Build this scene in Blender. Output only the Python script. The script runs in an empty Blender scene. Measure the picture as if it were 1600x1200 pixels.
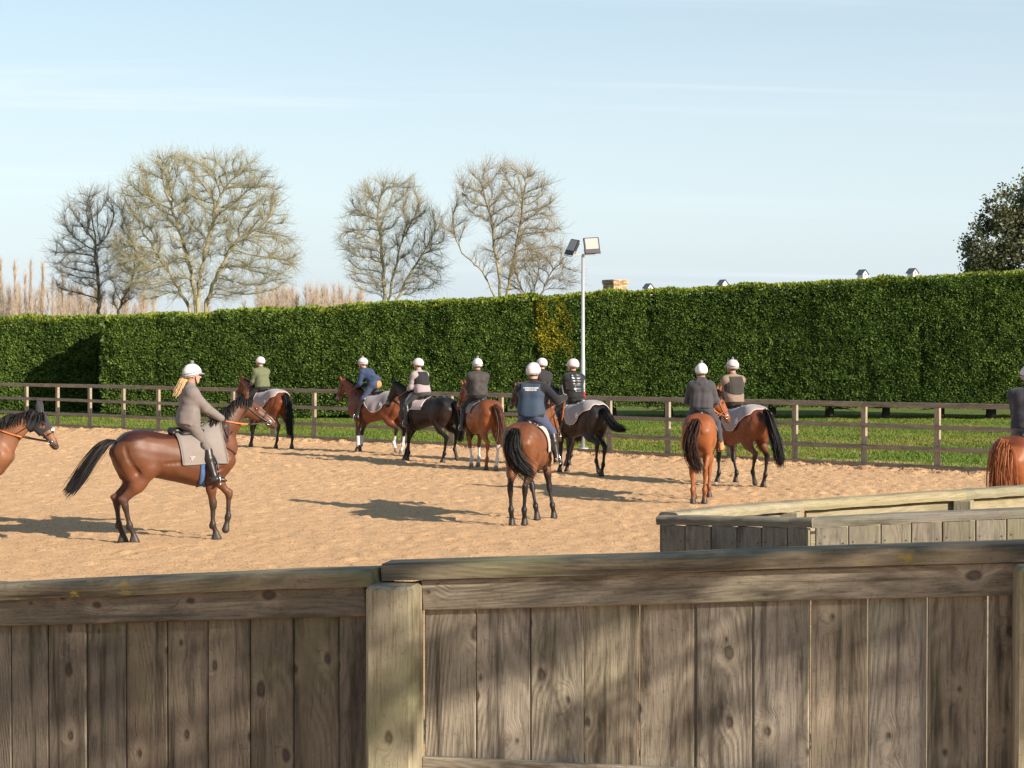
import bpy, math, random
import numpy as np
from mathutils import Vector, Matrix, Euler

# ------------------------------------------------------------------ camera, light, exposure
sc = bpy.context.scene
col = sc.collection
random.seed(7)
rng = np.random.default_rng(7)
R = math.radians
CAM_H = 2.7
cam = bpy.data.cameras.new('camera')
cam.sensor_width = 36.0
cam.lens = 60.75
cam.clip_start = 0.1
cam.clip_end = 3000
cam_o = bpy.data.objects.new('camera', cam)
cam_o.location = (0, 0, CAM_H)
cam_o.rotation_euler = (R(90 - 1.167), 0, 0)
cam.dof.use_dof = False
cam.dof.focus_distance = 30.0
cam.dof.aperture_fstop = 5.6
col.objects.link(cam_o)
sc.camera = cam_o

SUN_EL = 24.0
SUN_DIR = Vector((0.77 * math.cos(R(SUN_EL)), -0.638 * math.cos(R(SUN_EL)), math.sin(R(SUN_EL)))).normalized()
sun = bpy.data.lights.new('sun', 'SUN')
sun.energy = 5.0
sun.angle = R(0.53)
sun.color = (1.0, 0.90, 0.76)
sun_o = bpy.data.objects.new('sun', sun)
sun_o.rotation_euler = SUN_DIR.to_track_quat('Z', 'Y').to_euler()
sun_o.location = (20, -18, 20)
col.objects.link(sun_o)

world = bpy.data.worlds.new('World')
sc.world = world
world.use_nodes = True
wn = world.node_tree
wn.nodes.clear()
w_out = wn.nodes.new('ShaderNodeOutputWorld')
w_bg = wn.nodes.new('ShaderNodeBackground')
w_bg.inputs['Strength'].default_value = 0.086
w_sky = wn.nodes.new('ShaderNodeTexSky')
w_sky.sky_type = 'NISHITA'
w_sky.sun_disc = False
w_sky.sun_elevation = R(SUN_EL)
w_sky.sun_rotation = math.atan2(SUN_DIR.x, SUN_DIR.y)
w_sky.air_density = 1.0
w_sky.dust_density = 0.3
w_sky.ozone_density = 1.6
sc.view_settings.view_transform = 'Standard'
sc.view_settings.look = 'None'
sc.view_settings.gamma = 1.0
sc.view_settings.use_curve_mapping = False
sc.view_settings.exposure = 0.75


# ------------------------------------------------------------------ small helpers
class G:
    """node graph writer"""
    def __init__(s, nt):
        s.nt = nt

    def n(s, typ, ins=None, **props):
        nd = s.nt.nodes.new(typ)
        for k, v in props.items():
            setattr(nd, k, v)
        for k, v in (ins or {}).items():
            s.put(nd.inputs[k], v)
        return nd

    def put(s, sock, v):
        if isinstance(v, bpy.types.NodeSocket):
            s.nt.links.new(v, sock)
        else:
            if sock.type == 'RGBA' and not isinstance(v, (int, float)) and len(v) == 3:
                v = (*v, 1)
            sock.default_value = v

    def m(s, op, a, b=0.0, c=0.0, clamp=False):
        nd = s.n('ShaderNodeMath', {0: a, 1: b, 2: c}, operation=op)
        nd.use_clamp = clamp
        return nd.outputs[0]

    def v(s, op, a, b=(0, 0, 0)):
        nd = s.n('ShaderNodeVectorMath', {0: a, 1: b}, operation=op)
        return nd.outputs['Value' if op in ('LENGTH', 'DOT_PRODUCT', 'DISTANCE') else 'Vector']

    def mix(s, f, a, b, blend='MIX'):
        nd = s.nt.nodes.new('ShaderNodeMix')
        nd.data_type = 'RGBA'
        nd.blend_type = blend
        nd.clamp_factor = True
        s.put(nd.inputs[0], f)
        s.put(nd.inputs[6], a)
        s.put(nd.inputs[7], b)
        return nd.outputs[2]

    def step(s, x, lo, hi):
        nd = s.n('ShaderNodeMapRange', {0: x, 1: lo, 2: hi, 3: 0.0, 4: 1.0}, interpolation_type='SMOOTHSTEP')
        return nd.outputs[0]

    def noise(s, vec, scale, detail=3.0, rough=0.55, dist=0.0, out='Fac'):
        nd = s.n('ShaderNodeTexNoise', {'Scale': scale, 'Detail': detail, 'Roughness': rough, 'Distortion': dist})
        if vec is not None:
            s.nt.links.new(vec, nd.inputs['Vector'])
        return nd.outputs[out]

    def xyz(s, v):
        nd = s.n('ShaderNodeSeparateXYZ', {0: v})
        return nd.outputs

    def cxyz(s, x, y, z):
        return s.n('ShaderNodeCombineXYZ', {0: x, 1: y, 2: z}).outputs[0]


MATS = {}


def new_mat(name):
    m = bpy.data.materials.new(name)
    m.use_nodes = True
    nt = m.node_tree
    nt.nodes.clear()
    g = G(nt)
    out = g.n('ShaderNodeOutputMaterial')
    p = g.n('ShaderNodeBsdfPrincipled')
    nt.links.new(p.outputs[0], out.inputs[0])
    g.p = p
    g.out = out
    g.mat = m
    MATS[name] = m
    return g


def bump(g, h, strength, dist):
    b = g.n('ShaderNodeBump', {'Height': h, 'Strength': strength, 'Distance': dist})
    g.put(g.p.inputs['Normal'], b.outputs[0])


def plain(name, c, rough=0.6, var=0.12, scale=9.0, metal=0.0, spec=0.5, bmp=0.0, bscale=60.0, bdist=0.004, sheen=0.0):
    g = new_mat(name)
    tc = g.n('ShaderNodeTexCoord').outputs['Object']
    f = g.noise(tc, scale, 4.0)
    a = tuple(x * (1 - var) for x in c)
    b = tuple(min(1, x * (1 + var)) for x in c)
    g.put(g.p.inputs['Base Color'], g.mix(f, a, b))
    g.put(g.p.inputs['Roughness'], rough)
    g.put(g.p.inputs['Metallic'], metal)
    g.put(g.p.inputs['Specular IOR Level'], spec)
    g.put(g.p.inputs['Sheen Weight'], sheen)
    if bmp:
        bump(g, g.noise(tc, bscale, 3.0), bmp, bdist)
    return g.mat


def link(name, me, mat=None, parent=None, kind=None):
    o = bpy.data.objects.new(name, me)
    col.objects.link(o)
    if mat is not None and me is not None and not me.materials:
        me.materials.append(mat)
    if parent is not None:
        o.parent = parent
    if kind:
        o['kind'] = kind
    return o


def tag(o, label=None, cat=None, group=None, kind=None):
    if label: o['label'] = label
    if cat: o['category'] = cat
    if group: o['group'] = group
    if kind: o['kind'] = kind
    return o


def empty(name, loc, rz=0.0, rot=None):
    o = bpy.data.objects.new(name, None)
    o.empty_display_size = 0.2
    o.location = loc
    o.rotation_euler = rot if rot else (0, 0, rz)
    col.objects.link(o)
    return o


def np_mesh(name, V, F, smooth=True, colors=None):
    """V (n,3); F (m,k) int array, k = 3 or 4"""
    V = np.asarray(V, np.float32)
    F = np.asarray(F, np.int32)
    me = bpy.data.meshes.new(name)
    k = F.shape[1]
    me.vertices.add(len(V))
    me.vertices.foreach_set('co', V.ravel())
    me.loops.add(F.size)
    me.loops.foreach_set('vertex_index', F.ravel())
    me.polygons.add(len(F))
    me.polygons.foreach_set('loop_start', np.arange(0, F.size, k, dtype=np.int32))
    me.polygons.foreach_set('loop_total', np.full(len(F), k, np.int32))
    me.polygons.foreach_set('use_smooth', np.full(len(F), bool(smooth)))
    me.update(calc_edges=True)
    me.validate()
    if colors is not None:
        at = me.color_attributes.new('col', 'FLOAT_COLOR', 'POINT')
        c = np.ones((len(V), 4), np.float32)
        c[:, :3] = colors
        at.data.foreach_set('color', c.ravel())
    return me


class MB:
    """collects quads and triangles"""
    def __init__(s):
        s.V = []; s.F = []

    def add(s, V, F):
        o = len(s.V)
        s.V += [tuple(v) for v in V]
        s.F += [tuple(i + o for i in f) for f in F]

    def box(s, c, d, M=None, bev=0.0):
        x, y, z = d[0] / 2, d[1] / 2, d[2] / 2
        if bev:
            b = bev
            ring = [(-x + b, -y), (x - b, -y), (x, -y + b), (x, y - b), (x - b, y), (-x + b, y), (-x, y - b), (-x, -y + b)]
            ins = [(px * (1 - b / x * 0.9), py * (1 - b / y * 0.9)) for px, py in ring]
            V = [(px, py, -z) for px, py in ins] + [(px, py, -z + b) for px, py in ring] + \
                [(px, py, z - b) for px, py in ring] + [(px, py, z) for px, py in ins]
            F = []
            for l in range(3):
                for i in range(8):
                    j = (i + 1) % 8
                    F.append((l * 8 + i, l * 8 + j, l * 8 + 8 + j, l * 8 + 8 + i))
            F.append(tuple(range(7, -1, -1)))
            F.append(tuple(range(24, 32)))
        else:
            V = [(-x, -y, -z), (x, -y, -z), (x, y, -z), (-x, y, -z), (-x, -y, z), (x, -y, z), (x, y, z), (-x, y, z)]
            F = [(3, 2, 1, 0), (4, 5, 6, 7), (0, 1, 5, 4), (1, 2, 6, 5), (2, 3, 7, 6), (3, 0, 4, 7)]
        c = Vector(c)
        s.add([c + (M @ Vector(v) if M else Vector(v)) for v in V], F)

    def tube(s, pts, rad, n=8, caps=True):
        pts = [Vector(p) for p in pts]
        if not hasattr(rad, '__len__'):
            rad = [rad] * len(pts)
        V, F = [], []
        t = (pts[1] - pts[0]).normalized()
        a = t.orthogonal().normalized()
        for i, p in enumerate(pts):
            t = (pts[min(i + 1, len(pts) - 1)] - pts[max(i - 1, 0)]).normalized()
            a = (a - t * a.dot(t)).normalized()
            b = t.cross(a)
            for k in range(n):
                w = 2 * math.pi * k / n
                V.append(p + (a * math.cos(w) + b * math.sin(w)) * rad[i])
        for i in range(len(pts) - 1):
            for k in range(n):
                F.append((i * n + k, i * n + (k + 1) % n, i * n + n + (k + 1) % n, i * n + n + k))
        if caps:
            F.append(tuple(range(n - 1, -1, -1)))
            F.append(tuple((len(pts) - 1) * n + k for k in range(n)))
        s.add(V, F)

    def build(s, name, mat=None, parent=None, smooth=False, kind=None):
        me = bpy.data.meshes.new(name)
        me.from_pydata([tuple(v) for v in s.V], [], s.F)
        me.update()
        if smooth:
            me.polygons.foreach_set('use_smooth', np.ones(len(me.polygons), bool))
        return link(name, me, mat, parent, kind)


def ribbon_mesh(paths, widths, name, colors=None):
    """paths (n,m,3) strands as flat tapered ribbons, widths (m,)"""
    P = np.asarray(paths, np.float32)
    n, m, _ = P.shape
    T = np.gradient(P, axis=1)
    T /= np.linalg.norm(T, axis=2, keepdims=True) + 1e-9
    rv = rng.normal(size=(n, 1, 3))
    S = np.cross(T, rv)
    S /= np.linalg.norm(S, axis=2, keepdims=True) + 1e-9
    w = np.asarray(widths)[None, :, None]
    V = np.stack([P - S * w / 2, P + S * w / 2], 2).reshape(-1, 3)
    base = (np.arange(n)[:, None] * m + np.arange(m - 1)[None, :]) * 2
    F = np.stack([base, base + 1, base + 3, base + 2], -1).reshape(-1, 4)
    return np_mesh(name, V, F, True, colors)


# ------------------------------------------------------------------ implicit surfaces (smooth bodies)
class Field:
    def __init__(s, lo, hi, h):
        s.lo = np.array(lo, np.float32)
        s.h = h
        s.n = np.ceil((np.array(hi) - s.lo) / h).astype(int) + 1
        s.d = np.full(s.n, 0.25, np.float32)

    def grid(s, lo, hi):
        a = np.clip(np.floor((np.array(lo) - s.lo) / s.h).astype(int), 0, s.n - 1)
        b = np.clip(np.ceil((np.array(hi) - s.lo) / s.h).astype(int) + 1, 1, s.n)
        sl = tuple(slice(i, j) for i, j in zip(a, b))
        ax = [(s.lo[i] + s.h * np.arange(a[i], b[i])).astype(np.float32) for i in range(3)]
        return sl, ax[0][:, None, None], ax[1][None, :, None], ax[2][None, None, :]

    def put(s, lo, hi, fn, k):
        sl, X, Y, Z = s.grid(lo, hi)
        sub = s.d[sl]
        if sub.size == 0: return
        d = fn(X, Y, Z)
        if k > 0:
            h = np.clip(0.5 + 0.5 * (sub - d) / k, 0, 1)
            s.d[sl] = sub * (1 - h) + d * h - k * h * (1 - h)
        else:
            k = -k
            h = np.clip(0.5 - 0.5 * (sub + d) / k, 0, 1)   # subtract
            s.d[sl] = sub * (1 - h) - d * h + k * h * (1 - h)

    def seg(s, a, b, ra, rb, k=0.03, ax=None, q=1.0):
        a = np.array(a, np.float64); b = np.array(b, np.float64)
        mr = max(ra, rb) + abs(k) + 2 * s.h
        M = np.eye(3)
        if ax is not None:
            ax = np.array(ax, np.float64); ax = ax / np.linalg.norm(ax)
            M = M + (q - 1) * np.outer(ax, ax)
        ba = M @ (b - a)
        L = float(ba @ ba) + 1e-9

        def fn(X, Y, Z):
            x, y, z = X - a[0], Y - a[1], Z - a[2]
            px = M[0, 0] * x + M[0, 1] * y + M[0, 2] * z
            py = M[1, 0] * x + M[1, 1] * y + M[1, 2] * z
            pz = M[2, 0] * x + M[2, 1] * y + M[2, 2] * z
            t = np.clip((px * ba[0] + py * ba[1] + pz * ba[2]) / L, 0, 1)
            d = np.sqrt((px - t * ba[0]) ** 2 + (py - t * ba[1]) ** 2 + (pz - t * ba[2]) ** 2) - (ra + (rb - ra) * t)
            return d / max(1.0, (q + 1) / 2)
        s.put(np.minimum(a, b) - mr, np.maximum(a, b) + mr, fn, k)

    def ell(s, c, r, k=0.03, M=None):
        c = np.array(c); r = np.array(r, float)
        mr = max(r) + abs(k) + 2 * s.h
        M = np.eye(3) if M is None else np.array(M)

        def fn(X, Y, Z):
            x, y, z = X - c[0], Y - c[1], Z - c[2]
            u = [(M[i, 0] * x + M[i, 1] * y + M[i, 2] * z) / r[i] for i in range(3)]
            return (np.sqrt(u[0] ** 2 + u[1] ** 2 + u[2] ** 2) - 1) * min(r)
        s.put(c - mr, c + mr, fn, k)

    def xyz(s):
        return s.grid(s.lo, s.lo + s.h * s.n)[1:]

    def sample(s, P):
        q = (np.asarray(P) - s.lo) / s.h
        q = np.clip(q, 0, s.n - 1.001)
        i = np.floor(q).astype(int); f = q - i
        r = 0
        for a in (0, 1):
            for b in (0, 1):
                for c in (0, 1):
                    w = (f[..., 0] if a else 1 - f[..., 0]) * (f[..., 1] if b else 1 - f[..., 1]) * (f[..., 2] if c else 1 - f[..., 2])
                    r = r + w * s.d[i[..., 0] + a, i[..., 1] + b, i[..., 2] + c]
        return r

    def ray(s, O, D, L, lev=0.0, n=90):
        """march from O along D (both (...,3)) for L metres, first point where field < lev"""
        O = np.asarray(O, float); D = np.asarray(D, float)
        D = D / np.linalg.norm(D, axis=-1, keepdims=True)
        t = np.linspace(0, L, n)
        P = O[..., None, :] + D[..., None, :] * t[:, None]
        v = s.sample(P) - lev
        hit = v < 0
        i = np.argmax(hit, -1)
        i = np.where(hit.any(-1), np.maximum(i, 1), n - 1)
        v1 = np.take_along_axis(v, i[..., None], -1)[..., 0]
        v0 = np.take_along_axis(v, (i - 1)[..., None], -1)[..., 0]
        fr = np.clip(v0 / (v0 - v1 + 1e-9), 0, 1)
        tt = t[i - 1] + fr * (t[1] - t[0])
        return O + D * tt[..., None]

    def mesh(s):
        """surface nets"""
        d = s.d
        sg = d < 0
        nx, ny, nz = d.shape
        cnt = np.zeros((nx - 1, ny - 1, nz - 1), np.int8)
        offs = [(a, b, c) for a in (0, 1) for b in (0, 1) for c in (0, 1)]
        for a, b, c in offs:
            cnt += sg[a:nx - 1 + a, b:ny - 1 + b, c:nz - 1 + c]
        act = (cnt > 0) & (cnt < 8)
        I = np.argwhere(act)
        idx = np.full(act.shape, -1, np.int32)
        idx[act] = np.arange(len(I))
        vals = np.stack([d[I[:, 0] + a, I[:, 1] + b, I[:, 2] + c] for a, b, c in offs], 1)
        acc = np.zeros((len(I), 3)); w = np.zeros(len(I))
        O = np.array(offs, float)
        for i in range(8):
            for j in range(i + 1, 8):
                if np.abs(O[i] - O[j]).sum() != 1: continue
                cr = (vals[:, i] < 0) != (vals[:, j] < 0)
                t = vals[cr, i] / (vals[cr, i] - vals[cr, j])
                acc[cr] += O[i] + (O[j] - O[i]) * t[:, None]
                w[cr] += 1
        V = s.lo + s.h * (I + acc / w[:, None])
        Q = []
        for ax in range(3):
            sh = [nx, ny, nz]; sh[ax] -= 1
            lo = [slice(1, -1)] * 3; lo[ax] = slice(0, -1)
            hi = list(lo); hi[ax] = slice(1, None)
            A, B = sg[tuple(lo)], sg[tuple(hi)]
            E = np.argwhere(A != B)
            fl = A[A != B]
            base = E.copy()
            for q in range(3):
                if q != ax: base[:, q] += 1
            u, v = [(1, 2), (2, 0), (0, 1)][ax]

            def cell(du, dv):
                c = base.copy(); c[:, u] -= du; c[:, v] -= dv
                return idx[c[:, 0], c[:, 1], c[:, 2]]
            q = np.stack([cell(1, 1), cell(0, 1), cell(0, 0), cell(1, 0)], 1)
            q[~fl] = q[~fl][:, ::-1]
            Q.append(q)
        return V, np.concatenate(Q)


def wob(X, Y, Z, f, seed=0):
    """cheap smooth noise from sines, about -1..1"""
    r = np.random.default_rng(seed)
    t = 0
    for i in range(5):
        k = r.normal(size=3) * f * (0.7 + 0.25 * i)
        t = t + np.sin(k[0] * X + k[1] * Y + k[2] * Z + r.uniform(0, 6.28)) / 3.2
    return t


def smooth(a, b, x):
    t = np.clip((x - a) / (b - a), 0, 1)
    return t * t * (3 - 2 * t)


def catmull(pts, n):
    P = np.array(pts, float)
    P = np.vstack([2 * P[0] - P[1], P, 2 * P[-1] - P[-2]])
    out = []
    m = len(P) - 3
    for u in np.linspace(0, m - 1e-6, n):
        i = int(u); t = u - i
        a, b, c, d = P[i:i + 4]
        out.append(0.5 * (2 * b + (c - a) * t + (2 * a - 5 * b + 4 * c - d) * t * t + (3 * b - a - 3 * c + d) * t ** 3))
    return np.array(out)


def nrm(v):
    v = np.array(v, float)
    return v / (np.linalg.norm(v) + 1e-9)

# ------------------------------------------------------------------ sky with thin high cloud
g = G(wn)
wdir = g.n('ShaderNodeTexCoord').outputs['Generated']
wx, wy, wz = g.xyz(wdir)
up = g.m('MAXIMUM', wz, 0.0)
den = g.m('ADD', up, 0.06)
cu = g.m('DIVIDE', wx, den)
cv = g.m('DIVIDE', wy, den)
# long wisps drawn out roughly across the view
wis = g.cxyz(g.m('MULTIPLY', g.m('ADD', cu, g.m('MULTIPLY', cv, 0.22)), 0.16), g.m('MULTIPLY', g.m('SUBTRACT', cv, g.m('MULTIPLY', cu, 0.10)), 0.95), 3.7)
n1 = g.noise(wis, 1.0, 6.0, 0.6, 0.5)
n2 = g.noise(g.cxyz(g.m('MULTIPLY', cu, 0.12), g.m('MULTIPLY', cv, 0.22), 9.1), 1.0, 4.0, 0.5)
wisp = g.m('MULTIPLY', g.step(n1, 0.50, 0.72), g.step(n2, 0.38, 0.6))
# pale moisture low in the sky, the same all the way round
low = g.m('SUBTRACT', 1.0, g.step(wz, 0.0, 0.42))
n3 = g.noise(g.v('MULTIPLY', wdir, (2.2, 2.2, 16.0)), 1.0, 4.0, 0.5)
bank = g.m('MULTIPLY', g.m('SUBTRACT', 1.0, g.step(g.m('ADD', wz, g.m('MULTIPLY', n3, 0.06)), 0.02, 0.13)), 1.0)
skyc = g.n('ShaderNodeMix', {0: 1.0, 6: w_sky.outputs[0], 7: (1.14, 1.17, 1.05, 1)}, data_type='RGBA', blend_type='MULTIPLY').outputs[2]
skyc = g.mix(g.m('MULTIPLY', low, 0.8), skyc, (5.35, 5.95, 6.55))
skyc = g.mix(g.m('MULTIPLY', bank, 0.7), skyc, (4.1, 4.8, 5.6))
skyc = g.mix(g.m('MULTIPLY', wisp, 0.42), skyc, (7.6, 8.1, 8.4))
g.put(w_bg.inputs['Color'], skyc)
wn.links.new(w_bg.outputs[0], w_out.inputs[0])


# ------------------------------------------------------------------ materials
def wood(name, c1, c2, dark, green=0.3, lichen=0.0, knot=0.55, bumps=0.6, grey=(0.24, 0.23, 0.21), greyf=0.5, stain=0.55):
    g = new_mat(name)
    tc = g.n('ShaderNodeTexCoord').outputs['Object']
    rnd = g.n('ShaderNodeObjectInfo').outputs['Random']
    off = g.v('MULTIPLY', g.cxyz(rnd, rnd, rnd), (37.3, 11.7, 53.9))
    x, y, z = g.xyz(tc)
    P = g.v('ADD', tc, off)
    px, py, pz = g.xyz(P)
    # knots: scattered points, some cells only
    kv = g.n('ShaderNodeTexVoronoi', {'Vector': g.cxyz(g.m('MULTIPLY', px, 9.5), g.m('MULTIPLY', pz, 6.0), 0.0), 'Scale': 1.0, 'Randomness': 0.9}, voronoi_dimensions='2D')
    kd = kv.outputs['Distance']
    kc = g.xyz(kv.outputs['Color'])
    ks = g.m('MULTIPLY', g.m('GREATER_THAN', kc[0], 1 - knot), g.m('ADD', 0.45, g.m('MULTIPLY', kc[1], 0.75)))
    kd = g.m('ADD', kd, g.m('MULTIPLY', g.m('SUBTRACT', g.noise(P, 40.0, 2.0), 0.5), 0.10))
    kr = g.m('MULTIPLY', g.m('MULTIPLY', ks, ks), 0.085)
    core = g.m('MULTIPLY', g.m('SUBTRACT', 1.0, g.step(g.m('SUBTRACT', kd, kr), -0.03, 0.03)), g.m('GREATER_THAN', ks, 0.01))
    halo = g.m('MULTIPLY', g.m('SUBTRACT', 1.0, g.step(kd, 0.06, 0.42)), g.m('MINIMUM', g.m('MULTIPLY', ks, 1.2), 1.0))
    # grain runs along local z and bends round the knots
    w1 = g.noise(g.v('MULTIPLY', P, (4.0, 4.0, 1.1)), 1.0, 2.0)
    gx = g.m('ADD', px, g.m('ADD', g.m('MULTIPLY', w1, 0.09), g.m('MULTIPLY', halo, 0.035)))
    fib = g.noise(g.cxyz(g.m('MULTIPLY', gx, 150.0), g.m('MULTIPLY', py, 150.0), g.m('MULTIPLY', pz, 6.5)), 1.0, 3.0, 0.6)
    fib2 = g.noise(g.cxyz(g.m('MULTIPLY', gx, 430.0), g.m('MULTIPLY', py, 430.0), g.m('MULTIPLY', pz, 26.0)), 1.0, 2.0, 0.6)
    xa = g.m('ADD', x, g.m('MULTIPLY', g.m('SUBTRACT', rnd, 0.5), 0.14))
    zz = g.m('ADD', g.m('MULTIPLY', z, 0.085), g.m('MULTIPLY', w1, 0.16))
    rr = g.m('SQRT', g.m('ADD', g.m('MULTIPLY', xa, xa), g.m('ADD', g.m('MULTIPLY', zz, zz), g.m('MULTIPLY', halo, 0.0022))))
    ring = g.m('ADD', 0.5, g.m('MULTIPLY', g.m('SINE', g.m('MULTIPLY', rr, 620.0)), 0.5))
    ring = g.m('MULTIPLY', ring, g.step(g.noise(g.v('MULTIPLY', P, (9.0, 9.0, 2.2)), 1.0, 2.0), 0.34, 0.62))
    tone = g.noise(g.v('MULTIPLY', P, (5.0, 5.0, 1.3)), 1.0, 4.0, 0.6)
    c = g.mix(g.step(tone, 0.32, 0.68), c1, c2)
    per = g.m('FRACT', g.m('MULTIPLY', rnd, 17.37))
    c = g.mix(g.m('MULTIPLY', per, greyf), c, grey)
    c = g.mix(g.m('MULTIPLY', g.step(fib, 0.50, 0.74), 0.62), c, dark)
    c = g.mix(g.m('MULTIPLY', ring, 0.34), c, dark)
    c = g.mix(g.m('MULTIPLY', g.step(fib2, 0.48, 0.74), 0.42), c, dark)
    # weather streaks running with the grain
    st = g.noise(g.v('MULTIPLY', P, (26.0, 26.0, 1.0)), 1.0, 4.0, 0.65)
    c = g.mix(g.m('MULTIPLY', g.step(st, 0.50, 0.70), stain), c, tuple(v * 0.45 for v in dark))
    pit = g.noise(P, 85.0, 5.0, 0.75)
    c = g.mix(g.m('MULTIPLY', g.step(pit, 0.54, 0.68), 0.38), c, tuple(v * 0.7 for v in dark))
    gm = g.m('MULTIPLY', g.step(g.noise(g.v('MULTIPLY', P, (3.5, 3.5, 2.2)), 1.0, 4.0, 0.6), 0.44, 0.72), green)
    c = g.mix(gm, c, (0.17, 0.19, 0.075))
    c = g.mix(g.m('MULTIPLY', halo, 0.35), c, tuple(min(1, v * 1.35) for v in c2))
    krim = g.m('MULTIPLY', g.m('SUBTRACT', 1.0, g.step(g.m('ABSOLUTE', g.m('SUBTRACT', kd, kr)), 0.0, 0.075)), g.m('GREATER_THAN', ks, 0.01))
    c = g.mix(g.m('MULTIPLY', core, 0.7), c, tuple(v * 0.55 for v in dark))
    c = g.mix(g.m('MULTIPLY', krim, 0.42), c, tuple(v * 0.25 for v in dark))
    # dark weather blotches, mostly along the grain
    bl = g.noise(g.v('MULTIPLY', P, (11.0, 11.0, 2.6)), 1.0, 5.0, 0.65)
    c = g.mix(g.m('MULTIPLY', g.step(bl, 0.50, 0.72), stain), c, tuple(v * 0.5 for v in dark))
    if lichen:
        lm = g.m('MULTIPLY', g.step(g.noise(g.v('MULTIPLY', P, (16.0, 16.0, 7.0)), 1.0, 5.0, 0.65), 0.60, 0.68), lichen)
        lm = g.m('MULTIPLY', lm, g.step(g.noise(P, 1.7, 2.0), 0.5, 0.62))
        c = g.mix(lm, c, (0.40, 0.29, 0.035))
    g.put(g.p.inputs['Base Color'], c)
    g.put(g.p.inputs['Roughness'], g.m('ADD', 0.72, g.m('MULTIPLY', fib, 0.2)))
    g.put(g.p.inputs['Specular IOR Level'], 0.3)
    h = g.m('ADD', g.m('MULTIPLY', ring, -0.35), g.m('ADD', g.m('MULTIPLY', fib, -0.8), g.m('ADD', g.m('MULTIPLY', core, -0.6), g.m('MULTIPLY', fib2, -0.35))))
    bump(g, h, bumps, 0.0022)
    return g.mat


M_PLANK = wood('weathered_plank_wood', (0.255, 0.20, 0.14), (0.40, 0.33, 0.245), (0.066, 0.048, 0.035), 0.20, greyf=0.5, knot=0.42, stain=0.85, bumps=1.0, grey=(0.24, 0.22, 0.195))
M_PLANK2 = wood('darker_plank_wood', (0.15, 0.115, 0.08), (0.25, 0.20, 0.145), (0.048, 0.036, 0.027), 0.32, greyf=0.35, knot=0.42, stain=0.8, bumps=0.9, grey=(0.15, 0.14, 0.125))
M_CAP = wood('capping_rail_wood', (0.17, 0.13, 0.08), (0.26, 0.21, 0.135), (0.075, 0.055, 0.036), 0.6, lichen=0.9, knot=0.2, stain=0.75)
M_POST = wood('gate_post_wood', (0.29, 0.235, 0.15), (0.38, 0.32, 0.21), (0.13, 0.095, 0.05), 0.5, knot=0.12, stain=0.5, greyf=.3)
M_PEN = wood('grey_pen_wood', (0.22, 0.18, 0.13), (0.30, 0.25, 0.185), (0.10, 0.08, 0.058), 0.3, knot=0.25, greyf=0.5, stain=0.6)
M_PENCAP = wood('pale_pen_cap_wood', (0.34, 0.275, 0.155), (0.43, 0.355, 0.215), (0.16, 0.12, 0.065), 0.3, knot=0.15, stain=0.4)
M_RAIL = wood('paddock_rail_wood', (0.36, 0.285, 0.215), (0.44, 0.36, 0.28), (0.11, 0.08, 0.06), 0.25, knot=0.2, bumps=0.4)
M_FPOST = wood('paddock_post_wood', (0.36, 0.29, 0.20), (0.43, 0.35, 0.25), (0.19, 0.14, 0.095), 0.15, knot=0.15, bumps=0.4)
M_NAIL = plain('rusty_nail', (0.06, 0.045, 0.035), 0.6)

# sand
g = new_mat('arena_sand')
tc = g.n('ShaderNodeTexCoord').outputs['Object']
big = g.noise(tc, 0.35, 4.0)
spk = g.noise(g.v('MULTIPLY', tc, (1.0, 0.8, 1.0)), 17.0, 3.0, 0.6)
mid = g.noise(tc, 3.0, 4.0)
fine = g.noise(tc, 30.0, 6.0, 0.78)
grit = g.n('ShaderNodeTexVoronoi', {'Vector': tc, 'Scale': 24.0}).outputs['Distance']
c = g.mix(big, (0.62, 0.375, 0.195), (0.69, 0.435, 0.24))
c = g.mix(g.m('MULTIPLY', g.step(mid, 0.4, 0.75), 0.35), c, (0.50, 0.295, 0.15))
c = g.mix(g.m('MULTIPLY', g.step(fine, 0.56, 0.66), 0.5), c, (0.32, 0.18, 0.09))
c = g.mix(g.m('MULTIPLY', g.step(fine, 0.25, 0.42), g.m('SUBTRACT', 0.0, 0.3)), c, (0.6, 0.4, 0.22))
c = g.mix(g.m('MULTIPLY', g.step(spk, 0.57, 0.68), 0.62), c, (0.24, 0.13, 0.065))
g.put(g.p.inputs['Base Color'], c)
g.put(g.p.inputs['Roughness'], 0.95)
g.put(g.p.inputs['Specular IOR Level'], 0.15)
bump(g, g.m('ADD', g.m('MULTIPLY', fine, 1.2), g.m('MULTIPLY', grit, 0.3)), 0.9, 0.022)
M_SAND = g.mat

# clods of the same sand
g = new_mat('sand_clod')
tc = g.n('ShaderNodeTexCoord').outputs['Object']
f = g.noise(tc, 9.0, 3.0)
g.put(g.p.inputs['Base Color'], g.mix(f, (0.22, 0.125, 0.062), (0.44, 0.28, 0.16)))
g.put(g.p.inputs['Roughness'], 0.95)
g.put(g.p.inputs['Specular IOR Level'], 0.1)
M_CLOD = g.mat

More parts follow.
